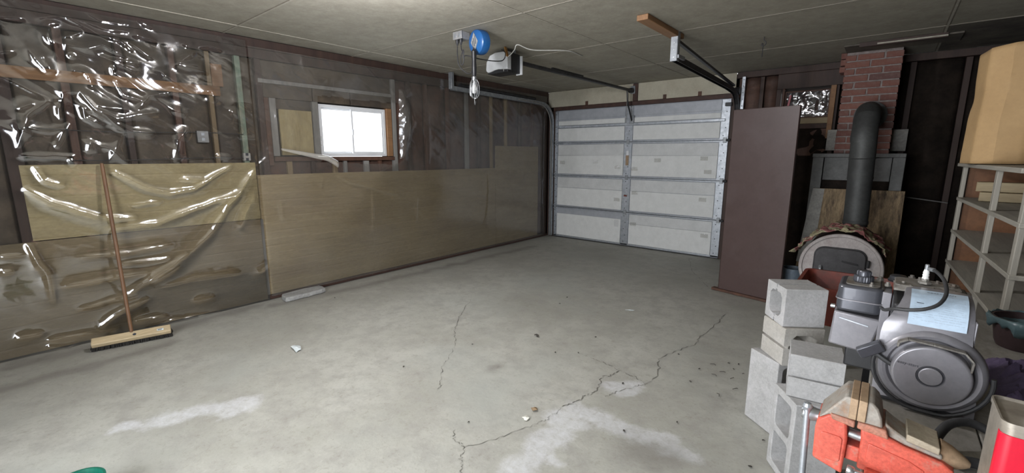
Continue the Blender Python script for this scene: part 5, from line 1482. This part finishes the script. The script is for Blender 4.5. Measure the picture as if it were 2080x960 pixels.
    for a in range(10):
        MB().obox((cc[0] + .0185 * math.cos(a * PI / 5), cc[1] + .0185 * math.sin(a * PI / 5), cc[2] + .030), (.003, .003, .014), (0, 0, a * PI / 5)).obj('cap_rib', ED, fc)
    # carburettor cover under the tank
    cv = MB().prism([(4.452, .775), (4.560, .765), (4.585, .885), (4.458, .893)], 'xz', 1.80, 1.93).obj('carburettor_cover', E, t, .006, smooth=True)
    MB().beam((4.474, 1.7985, .872), (4.552, 1.7985, .858), .003, .004).obj('pressed_rib', M['galv'], cv)
    box('bracket', (4.575, 1.80, .72), (4.598, 1.90, .98), E, t, .002)
    box('lower_case', (4.50, 1.82, .702), (4.60, 1.95, .77), M['black'], t, .006)
    MB().lathe([(.007, 0), (.007, .012), (.004, .012)], (4.458, 1.81, .905), (-1, 0, 0), 10).obj('bolt', M['chrome'], t)
    # carburettor cap and bolts on the dusty top
    MB().lathe([(.026, 0), (.027, .006), (.023, .010), (.022, .018), (.018, .021), (.0, .022)], (4.610, 1.905, .998), (0, 0, 1), 28).obj('oil_cap', M['black'], t, smooth=True)
    for x, y, z, r in ((4.565, 1.93, .987, .010), (4.585, 1.86, .987, .008), (4.642, 1.90, 1.012, .009), (4.66, 1.88, 1.012, .007), (4.70, 1.86, 1.012, .007), (4.735, 1.84, 1.012, .009), (4.62, 1.80, 1.010, .008), (4.545, 1.82, .987, .006)):
        MB().lathe([(r, 0), (r, .008), (r * .6, .008), (r * .6, .014), (.0, .015)], (x, y, z), (0, 0, 1), 6).obj('bolt', DU, t)
    MB().prism(rrect(4.60, 1.77, 4.75, 1.89, .02, 4), 'xy', 1.0105, 1.018).obj('head_plate', DU, t, .002)
    # spark plug with its lead
    sp = (4.668, 1.815, 1.022)
    pl_ = MB().lathe([(.016, 0), (.016, .006), (.009, .008), (.009, .016)], sp, (0, 0, 1), 6).obj('plug_nut', DU, t)
    MB().lathe([(.0075, .012), (.0085, .018), (.0070, .022), (.0085, .026), (.0070, .030), (.0080, .034), (.0065, .040), (.0058, .044)], sp, (0, 0, 1), 20).obj('plug_ceramic', M['porcelain'], pl_, smooth=True)
    MB().lathe([(.0055, .043), (.0055, .058), (.004, .060), (.0, .060)], sp, (0, 0, 1), 12).obj('plug_terminal', M['galv_dull'], pl_, smooth=True)
    lead = spline([(4.672, 1.80, 1.071), (4.685, 1.77, 1.072), (4.701, 1.72, 1.058), (4.704, 1.66, 1.035), (4.690, 1.615, 1.014), (4.664, 1.60, .998), (4.632, 1.60, .988), (4.602, 1.61, .982), (4.582, 1.64, .966), (4.575, 1.70, .955)], 8)
    MB().tube(lead, .0048, 10).obj('spark_lead', M['rubber'], t, smooth=True)
    MB().tube(lead[:7], .0058, 10).obj('lead_clip', M['galv_dull'], t, smooth=True)
    # black hose round the underside of the starter
    hose = [(4.694 + .121 * math.cos(R(a)), 1.600, .822 + .118 * math.sin(R(a))) for a in range(170, 372, 10)]
    hose = [(x, y, max(z, .708)) for x, y, z in hose]
    MB().tube(hose, .0055, 8).obj('rim_cable', M['rubber'], t, smooth=True)
build_engine()

# ------------------------------------------------------------------ red vise clamped at the bench edge
def build_vise():
    t = thing('bench_vise', 'coral red bench vise with worn grey jaws, mounted on the bench edge', 'vise', (4.60, 1.27, .70))
    y0, y1 = 1.205, 1.295
    RD, ST = M['vise_red'], M['vise_steel']
    # moving jaw (left) and fixed jaw (right)
    mj = MB().prism([(4.482, .690), (4.541, .672), (4.543, .760), (4.538, .800), (4.545, .812), (4.503, .812), (4.483, .792), (4.480, .770)], 'xz', y0, y1).obj('moving_jaw', RD, t, .005)
    MB().prism(rrect(4.491, .700, 4.534, .765, .008, 4), 'xz', y0 - .0025, y0 + .002).obj('side_panel', RD, mj, .0015)
    MB().prism([(4.484, .797), (4.503, .8125), (4.548, .8125), (4.549, .862), (4.545, .868), (4.530, .868), (4.520, .853)], 'xz', y0 - .004, y1 + .006).obj('jaw_top', ST, mj, .004)
    MB().box((4.5385, y0 - .010, .820), (4.5527, y1 + .012, .870)).obj('jaw_plate', M['vise_tan'], mj, .0015)
    MB().prism([(4.510, .806), (4.552, .800), (4.552, .817), (4.505, .819)], 'xz', y0 - .010, y1 + .01).obj('jaw_ledge', M['vise_rust'], mj, .003)
    fj = MB().prism([(4.566, .7005), (4.680, .7005), (4.692, .742), (4.722, .764), (4.700, .778), (4.640, .787), (4.612, .797), (4.600, .815), (4.562, .815), (4.566, .770)], 'xz', y0, y1).obj('fixed_jaw', RD, t, .005)
    MB().prism([(4.578, .714), (4.668, .708), (4.676, .748), (4.650, .760), (4.580, .772)], 'xz', y0 - .0025, y0 + .002).obj('side_panel', RD, fj, .0015)
    MB().prism([(4.5625, .8155), (4.600, .8155), (4.596, .838), (4.588, .858), (4.578, .868), (4.566, .868)], 'xz', y0 - .004, y1 + .006).obj('jaw_top', ST, fj, .004)
    MB().box((4.5537, y0 - .010, .820), (4.5690, y1 + .012, .870)).obj('jaw_plate', M['vise_tan'], fj, .0015)
    MB().prism([(4.556, .802), (4.612, .797), (4.606, .818), (4.557, .818)], 'xz', y0 - .010, y1 + .01).obj('jaw_ledge', M['vise_rust'], fj, .003)
    MB().prism([(4.604, .799), (4.640, .788), (4.700, .779), (4.700, .790), (4.646, .800), (4.618, .816), (4.603, .826)], 'xz', y0 + .008, y1 - .008).obj('anvil_neck', ST, fj, .004)
    MB().prism([(4.640, .801), (4.694, .791), (4.694, .806), (4.640, .817)], 'xz', y0 + .004, y1 - .004).obj('anvil_flat', M['vise_flat'], fj, .002)
    MB().lathe([(.032, 0), (.026, .02), (.012, .045), (.006, .052), (.0, .053)], (4.694, (y0 + y1) / 2, .776), (1, 0, -.12), 20).obj('anvil_horn', M['vise_tan'], fj, smooth=True)
    # screw, slide, handle
    MB().cyl((4.543, 1.232, .768), (4.568, 1.232, .766), .011, n=16).obj('lead_screw', M['chrome'], t, smooth=True)
    MB().box((4.541, 1.222, .705), (4.568, 1.275, .742)).obj('slide_bar', RD, t, .003)
    MB().lathe([(.014, 0), (.018, .004), (.018, .022), (.016, .030), (.016, .050)], (4.447, 1.250, .778), (1, 0, 0), 24).obj('screw_boss', M['chrome'], t, smooth=True)
    h = MB().tube([(4.458, 1.238, .800), (4.462, 1.236, .70), (4.466, 1.234, .585)], .0075, 14).obj('handle_bar', M['galv'], t, smooth=True)
    for p in ((4.458, 1.238, .800), (4.466, 1.234, .588)):
        MB().lathe([(.0, -.010), (.008, -.008), (.011, 0), (.008, .008), (.0, .010)], p, (0, 0, 1), 16).obj('handle_knob', M['galv'], h, smooth=True)
    # base and clamp bolt
    box('base', (4.580, 1.17, .700), (4.70, 1.33, .7125), RD, t, .004)
    MB().cyl((4.553, 1.165, .715), (4.66, 1.165, .708), .0055, n=12).obj('swivel_bar', M['chrome'], t, smooth=True)
    MB().lathe([(.009, 0), (.010, .004), (.010, .010), (.008, .014)], (4.549, 1.165, .7155), (1, 0, -.1), 14).obj('swivel_knob', M['chrome'], t, smooth=True)
build_vise()

# ------------------------------------------------------------------ red can, bucket, cloth, hose on the bench
def build_bench_things():
    t = thing('red_can', 'red and tin oblong fluid can with a white cap at the bottom right corner', 'can', (4.846, 1.16, .70))
    o = rrect(4.750, 1.100, 4.942, 1.222, .016, 5)
    MB().prism(o, 'xy', .7005, .940).obj('can_body', M['can_tin'], t, .003, smooth=True)
    def loop(k, z): return [(4.846 + (x - 4.846) * k, 1.161 + (y - 1.161) * k, z) for x, y in o]
    n = len(o); L = [loop(1.02, .938), loop(1.02, .947), loop(.99, .947), loop(.965, .9415)]
    vs = [p for l in L for p in l]; fs = [tuple(3 * n + i for i in range(n)), tuple(range(n - 1, -1, -1))]
    for k in range(3): fs += [(k * n + i, k * n + (i + 1) % n, (k + 1) * n + (i + 1) % n, (k + 1) * n + i) for i in range(n)]
    MB().add(vs, fs).obj('rim', M['can_tin'], t, smooth=True)
    MB().prism(rrect(4.7485, 1.0985, 4.9435, 1.132, .016, 5), 'xy', .722, .924).obj('red_label', M['can_red'], t, .001, smooth=True)
    vs, fs = text_mesh('E', .075)
    MB().add([(4.800 + v.x, 1.0972, .810 + v.y) for v in vs], fs).obj('label_letter', M['silver'], t)
    MB().lathe([(.024, 0), (.024, .006), (.019, .008), (.019, .026), (.017, .029), (.0, .030)], (4.806, 1.145, .9415), (0, 0, 1), 28).obj('cap', M['porcelain'], t, smooth=True)

    t = thing('lined_bucket', 'small dark bucket lined with a crumpled teal bag on the bench', 'bucket', (5.0, 2.42, .70))
    MB().lathe([(.066, .001), (.074, .02), (.088, .105), (.092, .107), (.092, .113), (.084, .113), (.070, .012), (.0, .010)], (5.0, 2.42, .70), (0, 0, 1), 32).obj('bucket_body', M['bucket'], t, smooth=True)
    def fn(u, v):
        a = 2 * PI * u; q = float(fbm(np.array(math.cos(a) * 3 + 5), np.array(math.sin(a) * 3 + v * 2), 8, 3))
        if v < .55:
            s = v / .55; r = .060 + .036 * s; z = .745 + .075 * s + q * .05 * s
        else:
            s = (v - .55) / .45; r = .096 + .006 * math.sin(s * PI); z = .820 + .010 * math.sin(s * PI) - (.045 + q * .09) * s + q * .05 * (1 - s); r += q * .03 * (1 - s * .5)
        return (5.0 + (r + q * .012) * math.cos(a), 2.42 + (r + q * .012) * math.sin(a), z)
    MB().grid(fn, 48, 14).obj('liner', M['teal'], t, smooth=True, solid=.0015)

    def cl(u, v):
        x = 4.862 + .36 * u; y = 1.80 + .36 * v
        e = min(u, 1 - u, v, 1 - v)
        q = float(fbm(np.array(x * 16), np.array(y * 16), 6, 4)); q2 = abs(float(fbm(np.array(x * 24 + 3), np.array(y * 22), 16, 3)))
        return (x + q * .03, y + q * .03, .703 + min(1, e * 7) * (.022 + abs(q) * .09 + q2 * .12))
    tag(MB().grid(cl, 44, 44).obj('purple_cloth', M['purple'], None, smooth=True, solid=.002), 'crumpled dark purple cloth on the bench between the engine and the red can', 'cloth')
    tag(MB().tube(spline([(4.705, 1.395, .712), (4.712, 1.43, .728), (4.735, 1.475, .748), (4.775, 1.505, .752), (4.83, 1.50, .735), (4.92, 1.44, .714), (5.05, 1.40, .712)], 8), .0105, 12).obj('black_hose', M['rubber'], None, smooth=True), 'thick black rubber hose arching over the bench between vise and red can', 'hose')
    tag(MB().tube(spline([(4.735, 1.36, .713), (4.78, 1.375, .716), (4.84, 1.36, .714), (4.95, 1.33, .713)], 8), .0125, 12).obj('black_strap', M['rubber'], None, smooth=True), 'flat black strap lying on the bench just behind the vise tip', 'strap')
build_bench_things()
